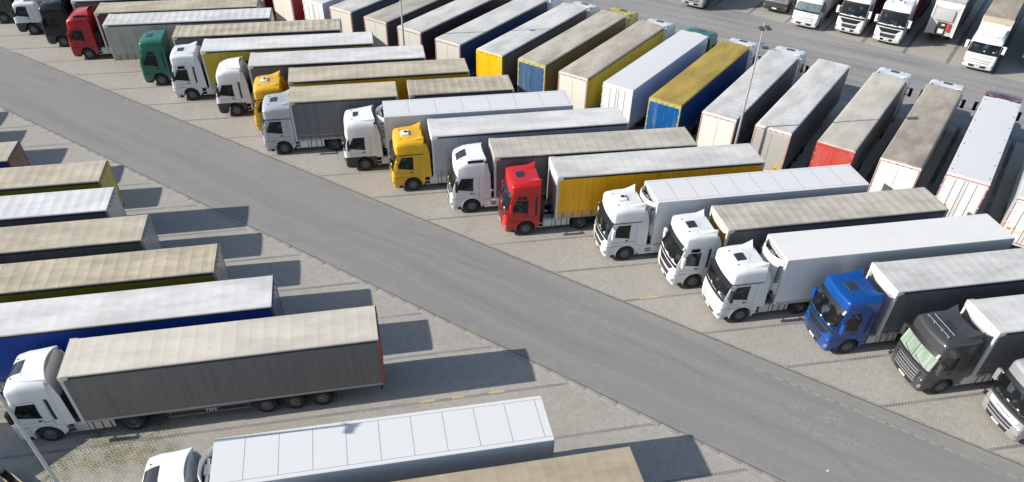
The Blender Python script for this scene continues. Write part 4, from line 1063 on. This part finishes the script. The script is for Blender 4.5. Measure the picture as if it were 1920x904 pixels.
# ------------------------------------------------------------------ lamp posts
def lamp_post(x, y, rz, label, h=11.0, heads=True):
    t = thing('lamp_post', (x, y, 0), rz, label, 'lamp post', 'lamp posts between the parking rows')
    mb = MB(); mb.tube([(0, 0, 0), (0, 0, 1.2), (0, 0, 6), (0, 0, h)], [.095, .09, .072, .045], 12); mb.box(-.2, .2, -.2, .2, 0, .03); obj('pole', mb, GALV(), t)
    mb = MB(); mb.box(-.36, .36, -.025, .025, h-.235, h-.19); obj('crossbar', mb, GALV(), t)
    for s in ((-1, 1) if heads else (1,)):
        mb = MB(); mb.prism([(s*.07, h-.34), (s*.36, h-.34), (s*.34, h-.24), (s*.09, h-.24)], -.42, .02); f = obj('floodlight', mb.mesh('floodlight', bevel=.02), plain((.045, .05, .06), .4), t)
        mb = MB(); mb.box(s*.215-.11, s*.215+.11, -.38, -.06, h-.352, h-.342); obj('lens', mb, plain((.5, .5, .48), .15), f)
    if not heads: return t
    mb = MB(); mb.tube([(0, 0, h-1.35), (.28, 0, h-1.25), (.33, 0, h-1.35)], .03, 8); obj('bracket', mb, GALV(), t)
    mb = MB(); mb.box(.12, .50, -.34, .0, h-1.52, h-1.44); f = obj('floodlight', mb.mesh('floodlight', bevel=.02), plain((.07, .07, .065), .5), t)
    mb = MB(); mb.box(.16, .46, -.30, -.04, h-1.534, h-1.524); obj('lens', mb, plain((.5, .5, .48), .15), f)
    return t
lamp_post(15.07, 47.69, R(8), 'tall grey lamp post with black floodlights between the two rows on the right')
lamp_post(-9.69, 63.00, R(8), 'thin grey lamp post rising between the cream backed trailers')
lamp_post(-18.28, 18.02, R(-10), 'close grey lamp post slanting across the bottom left corner', h=10.4, heads=False)

# ------------------------------------------------------------------ small things
def planter(x, y, rz):
    t = thing('planter_box', (x, y, 0), rz, 'open wooden trough in the bottom left corner', 'planter')
    wood = plain((.42, .33, .20), .8)
    for nm, b in (('long_board', (0, 1.5, 0, .035, .0, .42)), ('long_board', (0, 1.5, .36, .395, .0, .42)), ('end_board', (-.035, 0, 0, .395, .0, .42)), ('end_board', (1.5, 1.535, 0, .395, .0, .42))):
        mb = MB(); mb.box(*b); obj(nm, mb.mesh(nm, bevel=.005), wood, t)
    mb = MB(); mb.box(.002, 1.498, .037, .358, .02, .24); obj('soil', mb, plain((.02, .018, .015), .95), t)
planter(-22.75, 20.0, R(-33))
def weeds():
    mb = MB(); rr = random.Random(11)
    for (cx, cy, rad, n) in ((-18.6, 21.9, 1.6, 60), (-17.3, 23.0, 1.3, 50), (-20.4, 20.8, 1.0, 16), (-24.2, 24.3, .8, 30)):
        for _ in range(n):
            a = rr.uniform(0, 6.28); q = rad*math.sqrt(rr.random()); x, y = cx+math.cos(a)*q, cy+math.sin(a)*q*.7
            for _ in range(rr.randint(3, 6)):
                b = rr.uniform(0, 6.28); l = rr.uniform(.02, .06); hh = rr.uniform(.01, .04)
                dx, dy = math.cos(b)*l, math.sin(b)*l
                mb.quad([(x-dy*.15, y+dx*.15, 0.002), (x+dy*.15, y-dx*.15, 0.002), (x+dx+dy*.1, y+dy-dx*.1, hh), (x+dx-dy*.1, y+dy+dx*.1, hh)], 0)
    o = obj('weeds', mb, plain((.10, .13, .025), .8)); tag(o, 'green and yellow weeds growing in the joints of the empty bay', 'weeds', kind='stuff')
weeds()
mb = MB(); mb.lathe([(.001, 0), (.05, 0), (.05, .02), (.001, .02)], 0, 0, 0, 10, 0, 'z'); o = obj('litter', mb, plain((.75, .75, .73), .6), None, (14.77, 21.64, .006)); tag(o, 'white scrap of litter on the asphalt road', 'litter')
